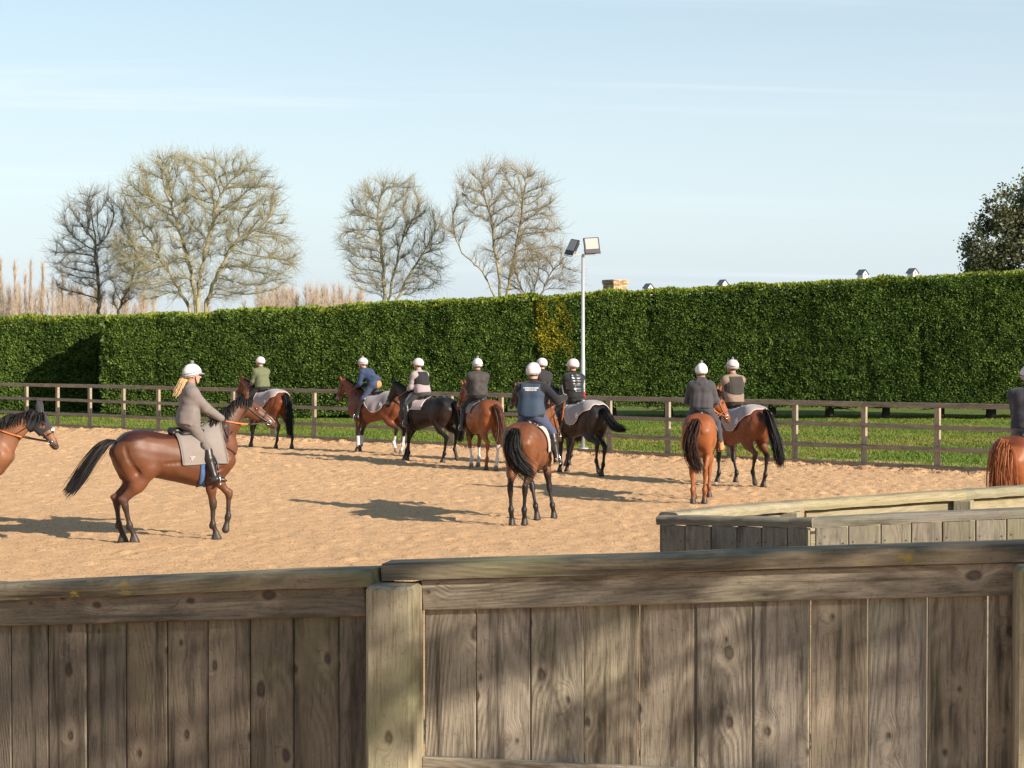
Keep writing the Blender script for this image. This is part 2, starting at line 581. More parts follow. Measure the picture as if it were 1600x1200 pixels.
# turf
g = new_mat('paddock_turf')
tc = g.n('ShaderNodeTexCoord').outputs['Object']
a = g.noise(tc, 0.5, 4.0)
b = g.noise(tc, 5.0, 4.0, 0.65)
d = g.noise(tc, 40.0, 3.0, 0.7)
c = g.mix(g.step(a, 0.35, 0.65), (0.12, 0.165, 0.03), (0.165, 0.20, 0.038))
c = g.mix(g.m('MULTIPLY', g.step(b, 0.5, 0.75), 0.6), c, (0.20, 0.185, 0.05))
c = g.mix(g.m('MULTIPLY', g.step(d, 0.45, 0.7), 0.6), c, (0.035, 0.06, 0.012))
g.put(g.p.inputs['Base Color'], c)
g.put(g.p.inputs['Roughness'], 0.9)
g.put(g.p.inputs['Specular IOR Level'], 0.2)
bump(g, g.m('ADD', b, d), 1.0, 0.05)
M_TURF = g.mat


def vcol_mat(name, rough=0.6, spec=0.4, trans=0.0, coat=0.0, bmp=0.0, bs=200.0, bd=0.002, var=0.0, vs=8.0, sheen=0.0):
    """base colour from the mesh's own colour attribute"""
    g = new_mat(name)
    c = g.n('ShaderNodeVertexColor', layer_name='col').outputs['Color']
    tc = g.n('ShaderNodeTexCoord').outputs['Object']
    if var:
        f = g.noise(tc, vs, 4.0, 0.6)
        c = g.mix(1.0, c, g.mix(f, (1 - var,) * 3, (1 + var,) * 3), 'MULTIPLY')
    g.put(g.p.inputs['Base Color'], c)
    g.put(g.p.inputs['Roughness'], rough)
    g.put(g.p.inputs['Specular IOR Level'], spec)
    g.put(g.p.inputs['Coat Weight'], coat)
    g.put(g.p.inputs['Coat Roughness'], 0.32)
    g.put(g.p.inputs['Sheen Weight'], sheen)
    if bmp:
        bump(g, g.noise(tc, bs, 3.0), bmp, bd)
    if trans:
        t = g.n('ShaderNodeBsdfTranslucent', {'Color': c})
        mx = g.n('ShaderNodeMixShader', {0: trans, 1: g.p.outputs[0], 2: t.outputs[0]})
        g.nt.links.new(mx.outputs[0], g.out.inputs[0])
    return g.mat


M_LEAF = vcol_mat('leaf', 0.55, 0.35, trans=0.25)
M_GRASS = vcol_mat('grass_blade', 0.6, 0.3, trans=0.35)
M_BARK = vcol_mat('bark', 0.9, 0.2, bmp=0.6, bs=14.0, bd=0.03, var=0.3, vs=3.0)
M_COAT = vcol_mat('horse_coat', 0.50, 0.32, coat=0.03, bmp=0.5, bs=55.0, bd=0.004, var=0.34, vs=7.0)
M_HAIR = vcol_mat('horse_hair', 0.62, 0.25)
M_SKIN = vcol_mat('skin', 0.5, 0.4, var=0.08, vs=30.0)
M_EYE = plain('dark_eye', (0.008, 0.006, 0.005), 0.08, spec=0.8)
M_LEATHER = plain('dark_leather', (0.018, 0.014, 0.012), 0.38, bmp=0.2, bscale=150)
M_ORANGE = plain('orange_rein_rubber', (0.62, 0.17, 0.05), 0.55)
M_TAN = plain('tan_rein_leather', (0.30, 0.10, 0.045), 0.5)
M_METAL = plain('bright_steel', (0.55, 0.55, 0.56), 0.25, metal=1.0)
M_BLUEWEB = plain('blue_webbing', (0.06, 0.12, 0.26), 0.7)
M_RUG = plain('lilac_grey_rug', (0.27, 0.225, 0.23), 0.85, var=0.06, scale=14, bmp=0.5, bscale=260, bdist=0.003, sheen=0.2)
M_PAD = plain('beige_saddle_cloth', (0.225, 0.19, 0.17), 0.9, var=0.06, scale=14, bmp=0.6, bscale=220, bdist=0.004)
M_WHITE = plain('white_print', (0.78, 0.76, 0.76), 0.7, var=0.02)
M_PINK = plain('pale_pink_print', (0.68, 0.52, 0.53), 0.7, var=0.03)
M_BLACKCLOTH = plain('black_hood_cloth', (0.022, 0.021, 0.026), 0.85, bmp=0.3, bscale=260, sheen=0.2)
M_WRAP = plain('pale_leg_bandage', (0.50, 0.48, 0.49), 0.9, bmp=0.4, bscale=160)

# ------------------------------------------------------------------ ground
FA = np.array([-15.6, 59.3]); FB = np.array([9.45, 38.35])           # line of the paddock fence
FU = (FB - FA) / np.linalg.norm(FB - FA)
FN = np.array([-FU[1], FU[0]])                                       # away from the arena
if FN[1] < 0: FN = -FN


def fence_side(x, y):
    """> 0 beyond the fence"""
    return (x - FA[0]) * FN[0] + (y - FA[1]) * FN[1]


mb = MB()
mb.add([(-900, -200, -0.06), (900, -200, -0.06), (900, 1600, -0.06), (-900, 1600, -0.06)], [(0, 1, 2, 3)])
mb.build('ground', M_TURF, kind='structure')

f0 = FA - FU * 30; f1 = FB + FU * 60
mb = MB()
mb.add([(f0[0], f0[1], -0.035), (-60, 6, -0.035), (60, 6, -0.035), (f1[0], f1[1] if f1[1] > 7 else 7, -0.035)], [(0, 1, 2, 3)])
mb.build('arena_floor', M_SAND, kind='structure')

# churned surface of the part of the arena in view
NX, NY = 620, 400
gx = np.linspace(-16.5, 16.0, NX); gy = np.linspace(20.0, 62.0, NY)
GX, GY = np.meshgrid(gx, gy, indexing='ij')


def vnoise(X, Y, f, seed):
    r = np.random.default_rng(seed)
    T = r.random((256, 256))
    x, y = X * f, Y * f
    i, j = np.floor(x).astype(int), np.floor(y).astype(int)
    u, v = x - i, y - j
    u = u * u * (3 - 2 * u); v = v * v * (3 - 2 * v)
    g_ = lambda a, b: T[a % 256, b % 256]
    return (g_(i, j) * (1 - u) + g_(i + 1, j) * u) * (1 - v) + (g_(i, j + 1) * (1 - u) + g_(i + 1, j + 1) * u) * v


def sand_h(X, Y):
    h = (vnoise(X, Y, 0.45, 1) - .5) * .03 + (vnoise(X, Y, 2.1, 2) - .5) * .026 + (vnoise(X, Y, 5.2, 3) - .5) * .024 + (vnoise(X, Y, 9.5, 4) - .5) * .026
    s = fence_side(X, Y)
    e = np.exp(-((s + 0.75) / 0.45) ** 2)
    return h + e * (0.03 + (vnoise(X, Y, 3.5, 5) - .4) * .11 + (vnoise(X, Y, 7.5, 6) - .5) * .09)


Z = sand_h(GX, GY)
# hoof prints, thickest on the track the string walks
hr_ = np.random.default_rng(61)
for k in range(5200):
    t_ = hr_.uniform(-3, 40); d_ = -abs(hr_.normal(6.5, 3.2)) if k % 3 else -hr_.uniform(.6, 26)
    hx0, hy0 = FA + FU * t_ + FN * d_
    i0 = int((hx0 - gx[0]) / (gx[1] - gx[0])); j0 = int((hy0 - gy[0]) / (gy[1] - gy[0]))
    if not (3 < i0 < NX - 4 and 3 < j0 < NY - 4): continue
    sx_, sy_ = GX[i0 - 3:i0 + 4, j0 - 3:j0 + 4] - hx0, GY[i0 - 3:i0 + 4, j0 - 3:j0 + 4] - hy0
    q = np.sqrt(sx_ ** 2 + (sy_ * .8) ** 2) / hr_.uniform(.055, .085)
    Z[i0 - 3:i0 + 4, j0 - 3:j0 + 4] += np.exp(-q ** 2) * -hr_.uniform(.015, .04) + np.exp(-(q - 1.7) ** 2 * 3) * .010
V = np.stack([GX, GY, Z], -1).reshape(-1, 3)
ii, jj = np.meshgrid(np.arange(NX - 1), np.arange(NY - 1), indexing='ij')
a = (ii * NY + jj).ravel()
F = np.stack([a, a + NY, a + NY + 1, a + 1], 1)
cen = V[F].mean(1)
F = F[fence_side(cen[:, 0], cen[:, 1]) < -0.05]
used, inv = np.unique(F.ravel(), return_inverse=True)
me = np_mesh('arena_sand', V[used], inv.reshape(F.shape), True)
link('arena_sand', me, M_SAND, kind='structure')

# raised walk the photographer stands on, behind the near fence
mb = MB()
mb.add([(-14, -30, 0.98), (16, -30, 0.98), (16, 5.2, 0.98), (4, 4.6, 0.98), (-3.4, 6.35, 0.98), (-14, 6.0, 0.98),
        (16, 6.0, -0.05), (4, 5.4, -0.05), (-3.4, 7.0, -0.05), (-14, 7.0, -0.05)],
       [(0, 1, 2, 3, 4, 5), (3, 2, 6, 7), (4, 3, 7, 8), (5, 4, 8, 9)])
mb.build('walkway', M_SAND, kind='structure')

# clods
def lumps(P, S, name, mat):
    O = np.array([(1, 0, 0), (-1, 0, 0), (0, 1, 0), (0, -1, 0), (0, 0, 1), (0, 0, -1)], float)
    T = np.array([(0, 2, 4), (2, 1, 4), (1, 3, 4), (3, 0, 4), (2, 0, 5), (1, 2, 5), (3, 1, 5), (0, 3, 5)])
    n = len(P)
    ang = rng.random(n) * 6.28
    c, s_ = np.cos(ang), np.sin(ang)
    J = O[None] * (0.6 + 0.8 * rng.random((n, 6, 1))) + rng.normal(size=(n, 6, 3)) * 0.18
    X = J[..., 0] * c[:, None] - J[..., 1] * s_[:, None]
    Y = J[..., 0] * s_[:, None] + J[..., 1] * c[:, None]
    V = np.stack([X, Y, J[..., 2] * 0.55], -1) * S[:, None, None] + P[:, None, :]
    F = (T[None] + (np.arange(n) * 6)[:, None, None]).reshape(-1, 3)
    return np_mesh(name, V.reshape(-1, 3), F, True)


n = 6500
t = rng.random(n) * 44 - 4
s_ = -np.abs(rng.normal(size=n)) * 0.55 - 0.12
px_ = FA[0] + FU[0] * t + FN[0] * s_; py_ = FA[1] + FU[1] * t + FN[1] * s_
P = np.stack([px_, py_, sand_h(px_, py_) + 0.005], 1)
n2_ = 42000
ux = rng.random(n2_) * 28 - 14; uy = 20.5 + rng.random(n2_) ** 1.3 * 32
ok = fence_side(ux, uy) < -0.3
P2 = np.stack([ux, uy, sand_h(ux, uy)], 1)[ok]
S = np.concatenate([0.010 + rng.random(n) ** 2.5 * 0.036, 0.006 + rng.random(len(P2)) ** 3 * 0.013])
me = lumps(np.concatenate([P, P2]), S, 'sand_clods', M_CLOD)
tag(link('sand_clods', me, M_CLOD), 'loose clods of sand churned up along the paddock fence', 'sand clods', kind='stuff')

# grass
def grass(n, name):
    X = rng.random(n) * 66 - 34
    Y = 34 + rng.random(n) * 37
    k = (fence_side(X, Y) > 0.12) & (np.abs(X) < Y * 0.36 + 1)
    X, Y = X[k], Y[k]
    n = len(X)
    dens = vnoise(X, Y, 0.9, 21)
    h = (0.04 + 0.06 * rng.random(n)) * (0.7 + 0.6 * dens)
    w = 0.014 + 0.016 * rng.random(n)
    V = np.zeros((n, 3, 3, 3)); C = np.zeros((n, 3, 3, 3))
    base = np.stack([X, Y, np.full(n, -0.06)], 1)
    yel = smooth(0.45, 0.85, vnoise(X, Y, 0.55, 22)) * 0.8 + 0.25 * rng.random(n)
    gcol = np.array([0.13, 0.205, 0.028])[None] * (1 - yel[:, None]) + np.array([0.24, 0.25, 0.05])[None] * yel[:, None]
    dry = (rng.random(n) < 0.10)[:, None] * (vnoise(X, Y, 0.35, 23) > 0.45)[:, None]
    gcol = np.where(dry, np.array([0.30, 0.22, 0.075])[None], gcol)
    for b in range(3):
        a = rng.random(n) * 6.28
        lean = rng.normal(size=(n, 2)) * 0.55 * h[:, None]
        o = rng.normal(size=(n, 2)) * 0.03
        dx, dy = np.cos(a) * w, np.sin(a) * w
        V[:, b, 0] = base + np.stack([o[:, 0] - dx, o[:, 1] - dy, 0 * dx], 1)
        V[:, b, 1] = base + np.stack([o[:, 0] + dx, o[:, 1] + dy, 0 * dx], 1)
        V[:, b, 2] = base + np.stack([o[:, 0] + lean[:, 0], o[:, 1] + lean[:, 1], h], 1)
        C[:, b] = (gcol * (0.8 + 0.4 * rng.random((n, 1))))[:, None, :]
    F = np.arange(n * 9).reshape(-1, 3)
    return np_mesh(name, V.reshape(-1, 3), F, False, C.reshape(-1, 3))


tag(link('grass', grass(230000, 'grass'), M_GRASS), 'short green grass between the post and rail fence and the hedge', 'grass', kind='stuff')


# ------------------------------------------------------------------ planked fences near the camera
def board(name, p, q, w, t, mat, parent, face, bev=0.004, twist=0.0, kind=None):
    """a sawn board whose length runs p->q; w across, t thick along the horizontal normal 'face'"""
    p = Vector(p); q = Vector(q)
    zz = (q - p).normalized()
    yy = Vector(face); yy = (yy - zz * yy.dot(zz)).normalized()
    xx = yy.cross(zz).normalized()
    if twist:
        rot = Matrix.Rotation(twist, 3, zz)
        xx = rot @ xx; yy = rot @ yy
    M = Matrix((xx, yy, zz)).transposed()
    L = (q - p).length
    mb = MB()
    mb.box((0, 0, 0), (w, t, L), bev=bev)
    o = mb.build(name, mat)
    pm = parent.matrix_world if parent else Matrix()
    o.matrix_world = Matrix.Translation((p + q) / 2) @ M.to_4x4()
    if parent:
        mw = o.matrix_world.copy()
        o.parent = parent
        o.matrix_parent_inverse = Matrix.Translation(-Vector(parent.location)) if parent.rotation_euler.z == 0 else parent.matrix_basis.inverted()
        o.matrix_basis = mw
    return o


def lerp(a, b, t):
    return Vector(a) + (Vector(b) - Vector(a)) * t


def cap_board(p, q, w, t, mat, parent, face, name='capping_rail', r=0.018):
    """capping rail with rounded upper edges; p,q run along the middle of its top"""
    p = Vector(p); q = Vector(q)
    zz = (q - p).normalized()
    yy = Vector(face); yy = (yy - zz * yy.dot(zz)).normalized()
    xx = yy.cross(zz)
    if xx.z < 0: xx = -xx; 
    # x = up, y = toward viewer
    pr = []
    for k in range(5):
        a = math.pi / 2 * k / 4
        pr.append((-r + r * math.sin(a), w / 2 - r + r * math.cos(a)))
    for k in range(5):
        a = math.pi / 2 * k / 4
        pr.append((-r + r * math.cos(a), -w / 2 + r - r * math.sin(a)))
    pr += [(-t, -w / 2 + .003), (-t, w / 2 - .003)]
    n = len(pr)
    L = (q - p).length
    m = 14
    V, F = [], []
    ph = random.random() * 9
    for i in range(m + 1):
        zc = -L / 2 + L * i / m
        wv = 0.0018 * math.sin(i * 1.1 + ph) + 0.0012 * math.sin(i * 2.3 + ph * 2)
        V += [(a + wv, b + wv, zc) for a, b in pr]
    for i in range(m):
        for k in range(n):
            F.append((i * n + k, i * n + (k + 1) % n, i * n + n + (k + 1) % n, i * n + n + k))
    F.append(tuple(range(n - 1, -1, -1))); F.append(tuple(m * n + k for k in range(n)))
    mb = MB(); mb.add(V, F)
    o = mb.build(name, mat)
    mw = Matrix.Translation((p + q) / 2) @ Matrix((xx, yy, zz)).transposed().to_4x4()
    if xx.cross(yy).dot(zz) < 0:
        o.data.flip_normals()
    o.parent = parent
    o.matrix_parent_inverse = Matrix.Translation(-Vector(parent.location))
    o.matrix_basis = mw
    return o


def boarded_run(root, p, q, s0, bw, z_top0, z_top1, z_bot, face, mat_b, mat_c, mat_r, rail_h=0.085, cap_t=0.045, cap_w=0.115, board_back=0.03,
                bottom_rail=None, gap=0.004, cap=True, front=0.05):
    """boards standing side by side between two plan points p,q (z on top of the cap goes z_top0 -> z_top1)"""
    p = Vector((*p, 0)); q = Vector((*q, 0))
    L = (q - p).length
    d = (q - p) / L
    fc = Vector(face).normalized()
    x = s0
    while x < L - 0.02:
        w = min(bw + random.uniform(-.003, .003), L - x)
        t = (x + w / 2) / L
        zt = z_top0 + (z_top1 - z_top0) * t - cap_t - 0.012
        c = p + d * (x + w / 2) - fc * (board_back + random.uniform(-.002, .002))
        gp = gap * (0.6 + random.random())
        board('board', (c.x, c.y, z_bot), (c.x, c.y, zt), w - gp, 0.02, mat_b, root, fc, 0.0025, twist=random.uniform(-.012, .012))
        x += w
    rc0 = p - fc * (board_back - 0.01 - 0.0115); rc1 = q - fc * (board_back - 0.01 - 0.0115)
    zr0 = z_top0 - cap_t - 0.003 - rail_h / 2; zr1 = z_top1 - cap_t - 0.003 - rail_h / 2
    board('top_rail', (rc0.x, rc0.y, zr0), (rc1.x, rc1.y, zr1), rail_h, 0.022, mat_r, root, fc, 0.003)
    if bottom_rail:
        board('bottom_rail', (rc0.x, rc0.y, bottom_rail[0]), (rc1.x, rc1.y, bottom_rail[1]), rail_h, 0.022, mat_r, root, fc, 0.003)


# near fence, right of the big post
R0 = Vector((-0.345, 4.755, 0)); R1 = Vector((1.32, 4.395, 0))
Rd = (R1 - R0).normalized()
Rf = Vector((Rd.y, -Rd.x, 0)); 
if Rf.y > 0: Rf = -Rf
nf = empty('boarded_fence', (R0.x, R0.y, 0.95))
tag(nf, 'weathered boarded fence with capping rail and square post, nearest the camera on the right', 'fence')
zc = lambda t: 2.108 + (2.206 - 2.108) * t
RL = (R1 - R0).length
boarded_run(nf, (R0.x + Rd.x * .10, R0.y + Rd.y * .10), (R1.x - Rd.x * 0.0, R1.y - Rd.y * 0.0), 0.0, 0.1505, zc(.06), zc(1.0), 1.0, Rf, M_PLANK, M_CAP, M_PLANK,
            bottom_rail=(1.535, 1.545))
pc = R0 + Rf * 0.042
board('post', (pc.x + Rd.x * .035, pc.y + Rd.y * .035, 0.95), (pc.x + Rd.x * .035, pc.y + Rd.y * .035, zc(0) - .050), 0.130, 0.13, M_POST, nf, Rf, 0.009)
pe = R1 + Rf * 0.042 + Rd * 0.03
board('post', (pe.x, pe.y, 0.95), (pe.x, pe.y, zc(1) - .052), 0.142, 0.13, M_POST, nf, Rf, 0.009)
cs = R0 + Rd * -0.01 + Rf * -0.036; ce = R1 + Rd * 1.9 + Rf * -0.036
zslope = (zc(1) - zc(0)) / RL
cap_board((cs.x, cs.y, zc(0)), (ce.x, ce.y, zc(0) + zslope * (RL + 1.9)), 0.125, 0.046, M_CAP, nf, Rf)
# further boards beyond the frame on the right
R2 = R1 + Rd * 0.141; R3 = R1 + Rd * 1.95
boarded_run(nf, (R2.x, R2.y), (R3.x, R3.y), 0.0, 0.15, zc(1) + zslope * .14, zc(1) + zslope * 1.95, 1.0, Rf, M_PLANK, M_CAP, M_PLANK)

# near fence, left of the big post
L0 = Vector((R0.x - 0.037, R0.y + 0.03, 0)); L1 = Vector((-3.826, 6.42, 0))
Ld = (L1 - L0).normalized()
Lf = Vector((-Ld.y, Ld.x, 0))
if Lf.y > 0: Lf = -Lf
nl = empty('boarded_fence', (L1.x, L1.y, 0.95))
tag(nl, 'darker weathered boarded fence with capping rail, nearest the camera on the left', 'fence')
zl = lambda t: 2.098 + (1.7515 - 2.098) * t
boarded_run(nl, (L0.x + Ld.x * .0, L0.y), (L1.x, L1.y), -0.05, 0.1465, zl(0), zl(1), 1.0, Lf, M_PLANK2, M_CAP, M_PLANK2, board_back=-0.02)
cs = L0 + Lf * 0.012 - Ld * 0.03; ce = L1 + Lf * 0.012
cap_board((cs.x, cs.y, zl(0)), (ce.x, ce.y, zl(1)), 0.13, 0.047, M_CAP, nl, Lf)
pq = L1 + Lf * 0.0
board('post', (pq.x, pq.y, 0.95), (pq.x, pq.y, zl(1) - .052), 0.142, 0.13, M_POST, nl, Lf, 0.009)

# the boarded pen beyond it: an angled front and a back run behind the gap
pen = empty('boarded_pen', (1.41, 8.1, 0))
tag(pen, 'grey boarded pen with an angled corner and pale capping behind the near fence', 'pen')
C0 = Vector((1.41, 8.1, 0)); Lp = Vector((0.735, 8.66, 0)); C1 = Vector((4.6, 8.02, 0))


def facing(d):
    f = Vector((d.y, -d.x, 0)).normalized()
    return f if f.y < 0 else -f


dF = (C1 - C0).normalized(); fF = facing(dF)
dS = (C0 - Lp).normalized(); fS = facing(dS)
for (a, b, za, zb, f, s0) in ((C0, C1, 1.905, 2.06, fF, 0.0), (Lp, C0, 1.862, 1.905, fS, 0.0)):
    d = (b - a).normalized(); L = (b - a).length
    x = 0.012
    while x < L - .03:
        w = min(0.15 + random.uniform(-.012, .006), L - x - 0.01)
        c = a + d * (x + w / 2)
        zt = za + (zb - za) * (x + w / 2) / L - 0.046
        o = board('board', (c.x, c.y, 0.0), (c.x, c.y, zt), w - 0.005, 0.022, M_PEN, pen, f, 0.003, twist=random.uniform(-.02, .02))
        for sx in (-.35, .35):
            nb = MB()
            nb.tube([c + d * sx * w + f * 0.011 + Vector((0, 0, zt - .075)), c + d * sx * w + f * 0.0135 + Vector((0, 0, zt - .075))], 0.0035, 6)
            no = nb.build('nail', M_NAIL)
            no.parent = o
            no.matrix_parent_inverse = o.matrix_parent_inverse.inverted() if False else (Matrix.Translation(-Vector(pen.location)) @ o.matrix_basis).inverted() @ Matrix.Translation(-Vector(pen.location))
        x += w
    ov = 0.006
    cap_board((a.x - d.x * ov - f.x * .034, a.y - d.y * ov - f.y * .034, za), (b.x + d.x * (ov if b is C0 else 0) - f.x * .034, b.y + d.y * (ov if b is C0 else 0) - f.y * .034, zb), 0.10, 0.044, M_PEN, pen, f)
bk = [(0.80, 8.80, 1.866), (1.08, 9.15, 1.862), (1.56, 9.47, 1.868), (2.55, 9.83, 1.898), (3.0, 10.0, 1.912), (4.6, 10.4, 1.98)]
for i in range(len(bk) - 1):
    a, b = Vector(bk[i]), Vector(bk[i + 1])
    d = (b - a); d.z = 0; d.normalize()
    f = facing(d)
    cap_board(a - d * 0.004, b + d * 0.0, 0.13, 0.052, M_PENCAP, pen, f, r=0.03)
    rb = Vector((0, 0, -0.115))
    if i > 0:
        o1 = a + d * .05 + f * .012 + rb; o2 = b + d * -.02 + f * .012 + rb
        board('back_rail', o1, o2, 0.115, 0.022, M_PENCAP, pen, f, 0.003)
        o1 = o1 + Vector((0, 0, -.135)); o2 = o2 + Vector((0, 0, -.135))
        board('back_rail', o1, o2, 0.12, 0.022, M_PENCAP, pen, f, 0.003)
        o1 = o1 + Vector((0, 0, -.5)); o2 = o2 + Vector((0, 0, -.5))
        board('back_rail', o1, o2, 0.12, 0.022, M_PENCAP, pen, f, 0.003)
for (x, y, z) in ((1.52, 9.40, 1.868), (2.56, 9.78, 1.898), (4.0, 10.2, 1.94), (1.0, 9.02, 1.86)):
    board('post', (x, y, 0), (x, y, z - .054), 0.10, 0.10, M_PENCAP, pen, Vector((-.40, -.92, 0)), 0.005)

# ------------------------------------------------------------------ paddock fence: posts, three rails, kickboard
pf = empty('post_and_rail_fence', (FA[0], FA[1], 0))
tag(pf, 'long wooden post and three rail fence with kickboard round the sand arena', 'fence')
NB = 18
step = float(np.linalg.norm(FB - FA)) / NB
FU3 = Vector((FU[0], FU[1], 0)); FN3 = Vector((FN[0], FN[1], 0))
post_me = None
for i in range(-5, NB + 6):
    b = Vector((FA[0], FA[1], 0)) + FU3 * step * i
    hgt = 1.44 + random.uniform(-.01, .015)
    if post_me is None:
        o = board('post', (b.x, b.y, -.05), (b.x, b.y, hgt), 0.125, 0.09, M_FPOST, pf, -FN3, 0.006)
        post_me = o.data; m0 = o.matrix_basis.copy(); inv0 = o.matrix_parent_inverse.copy(); b0 = b.copy()
    else:
        o = bpy.data.objects.new('post', post_me); col.objects.link(o)
        o.parent = pf; o.matrix_parent_inverse = inv0
        o.matrix_basis = Matrix.Translation(b - b0 + Vector((0, 0, random.uniform(-.02, .02)))) @ m0
for r, (zc_, hh) in enumerate(((1.445, 0.115), (0.955, 0.10), (0.475, 0.10))):
    i = -5 - r % 2
    jit = 0.0
    while i < NB + 5:
        a = Vector((FA[0], FA[1], 0)) + FU3 * (step * i) - FN3 * 0.064
        b = Vector((FA[0], FA[1], 0)) + FU3 * (step * (i + 2) - 0.006) - FN3 * 0.064
        j2 = random.uniform(-.012, .012)
        board('rail', (a.x, a.y, zc_ + jit), (b.x, b.y, zc_ + j2), hh, 0.036, M_RAIL, pf, -FN3, 0.004)
        jit = j2
        i += 2
for i in range(-5, NB + 5, 2):
    a = Vector((FA[0], FA[1], 0.04)) + FU3 * (step * i) - FN3 * 0.066
    b = Vector((FA[0], FA[1], 0.04)) + FU3 * (step * (i + 2) - 0.006) - FN3 * 0.066
    board('kickboard', a, b, 0.15, 0.03, M_RAIL, pf, -FN3, 0.004)

# ------------------------------------------------------------------ floodlight mast
M_POLE = plain('galvanised_pole', (0.46, 0.46, 0.455), 0.45, metal=0.3, var=0.05)
M_LAMPBODY = plain('black_lamp_body', (0.022, 0.023, 0.028), 0.45)
M_LENS = plain('lamp_lens', (0.42, 0.365, 0.335), 0.3, var=0.03)
lx, ly = 1.90, 46.3
fl = empty('floodlight_mast', (lx, ly, 0))
tag(fl, 'tall pale floodlight pole with two black lamps behind the paddock fence', 'floodlight')
mb = MB()
mb.tube([(0, 0, -.06), (0, 0, 2.4), (0, 0, 2.42), (0, 0, 5.2)], [0.060, 0.058, 0.048, 0.042], 20)
mb.build('pole', M_POLE, fl, True)
mb = MB(); mb.tube([(0, 0, -.06), (0, 0, 0.05)], 0.15, 16); mb.build('base_plate', M_POLE, fl)
mb = MB(); mb.box((0.02, 0, 5.215), (0.62, 0.07, 0.045), Euler((0, R(-3), R(8))).to_matrix(), 0.006); mb.build('cross_bar', M_POLE, fl)


def flood(loc, rz, tilt, roll, sx, sz):
    M = Euler((tilt, roll, rz)).to_matrix()
    par = empty('lamp', (0, 0, 0))
    par.parent = fl
    par.location = loc
    par.rotation_euler = (tilt, roll, rz)
    mb = MB()
    mb.box((0, 0.012, 0), (sx, 0.055, sz), bev=0.012)
    for k in range(9):
        mb.box((-sx * .38 + sx * .76 * k / 8, 0.062, 0.0), (0.012, 0.05, sz * .72))
    mb.build('lamp_body', M_LAMPBODY, par)
    mb = MB(); mb.box((0, -0.0185, sz * 0.11), (sx * .82, 0.006, sz * .66), bev=0.002); mb.build('lens', M_LENS, par)
    mb = MB()
    mb.tube([(-sx * .52, 0.02, -sz * .2), (-sx * .52, 0.02, -sz * .56), (sx * .52, 0.02, -sz * .56), (sx * .52, 0.02, -sz * .2)], 0.012, 6)
    mb.build('bracket', M_POLE, par)
    return par


flood((0.235, -0.02, 5.46), R(12), R(-14), R(-4), 0.43, 0.45)
flood((-0.30, -0.02, 5.42), R(-62), R(-24), R(8), 0.43, 0.45)

# ------------------------------------------------------------------ clipped conifer hedge
def sprays(P, N, size, colr, droop=0.35, spread=0.75):
    """leaf sprays: little kite-shaped fans, P base points, N outward normals"""
    n = len(P)
    D = N + rng.normal(size=(n, 3)) * spread
    D[:, 2] -= droop * rng.random(n)
    D /= np.linalg.norm(D, axis=1, keepdims=True)
    U = np.cross(D, np.array([0, 0, 1.0]) + rng.normal(size=(n, 3)) * 0.55)
    U /= np.linalg.norm(U, axis=1, keepdims=True) + 1e-9
    W = np.cross(U, D)
    L = size * (0.6 + 0.8 * rng.random(n))
    w = L * (0.24 + 0.2 * rng.random(n))
    L, w = L[:, None], w[:, None]
    V = np.stack([P, P + D * L * .55 - U * w, P + D * L + W * L * -.12, P + D * L * .55 + U * w], 1)
    C = np.repeat(colr[:, None, :], 4, 1)
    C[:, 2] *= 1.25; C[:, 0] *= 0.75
    F = np.arange(n * 4).reshape(-1, 4)
    return V.reshape(-1, 3), F, C.reshape(-1, 3)


M_HCORE = plain('hedge_inside', (0.022, 0.036, 0.010), 0.95, var=0.4, scale=4, spec=0.1)


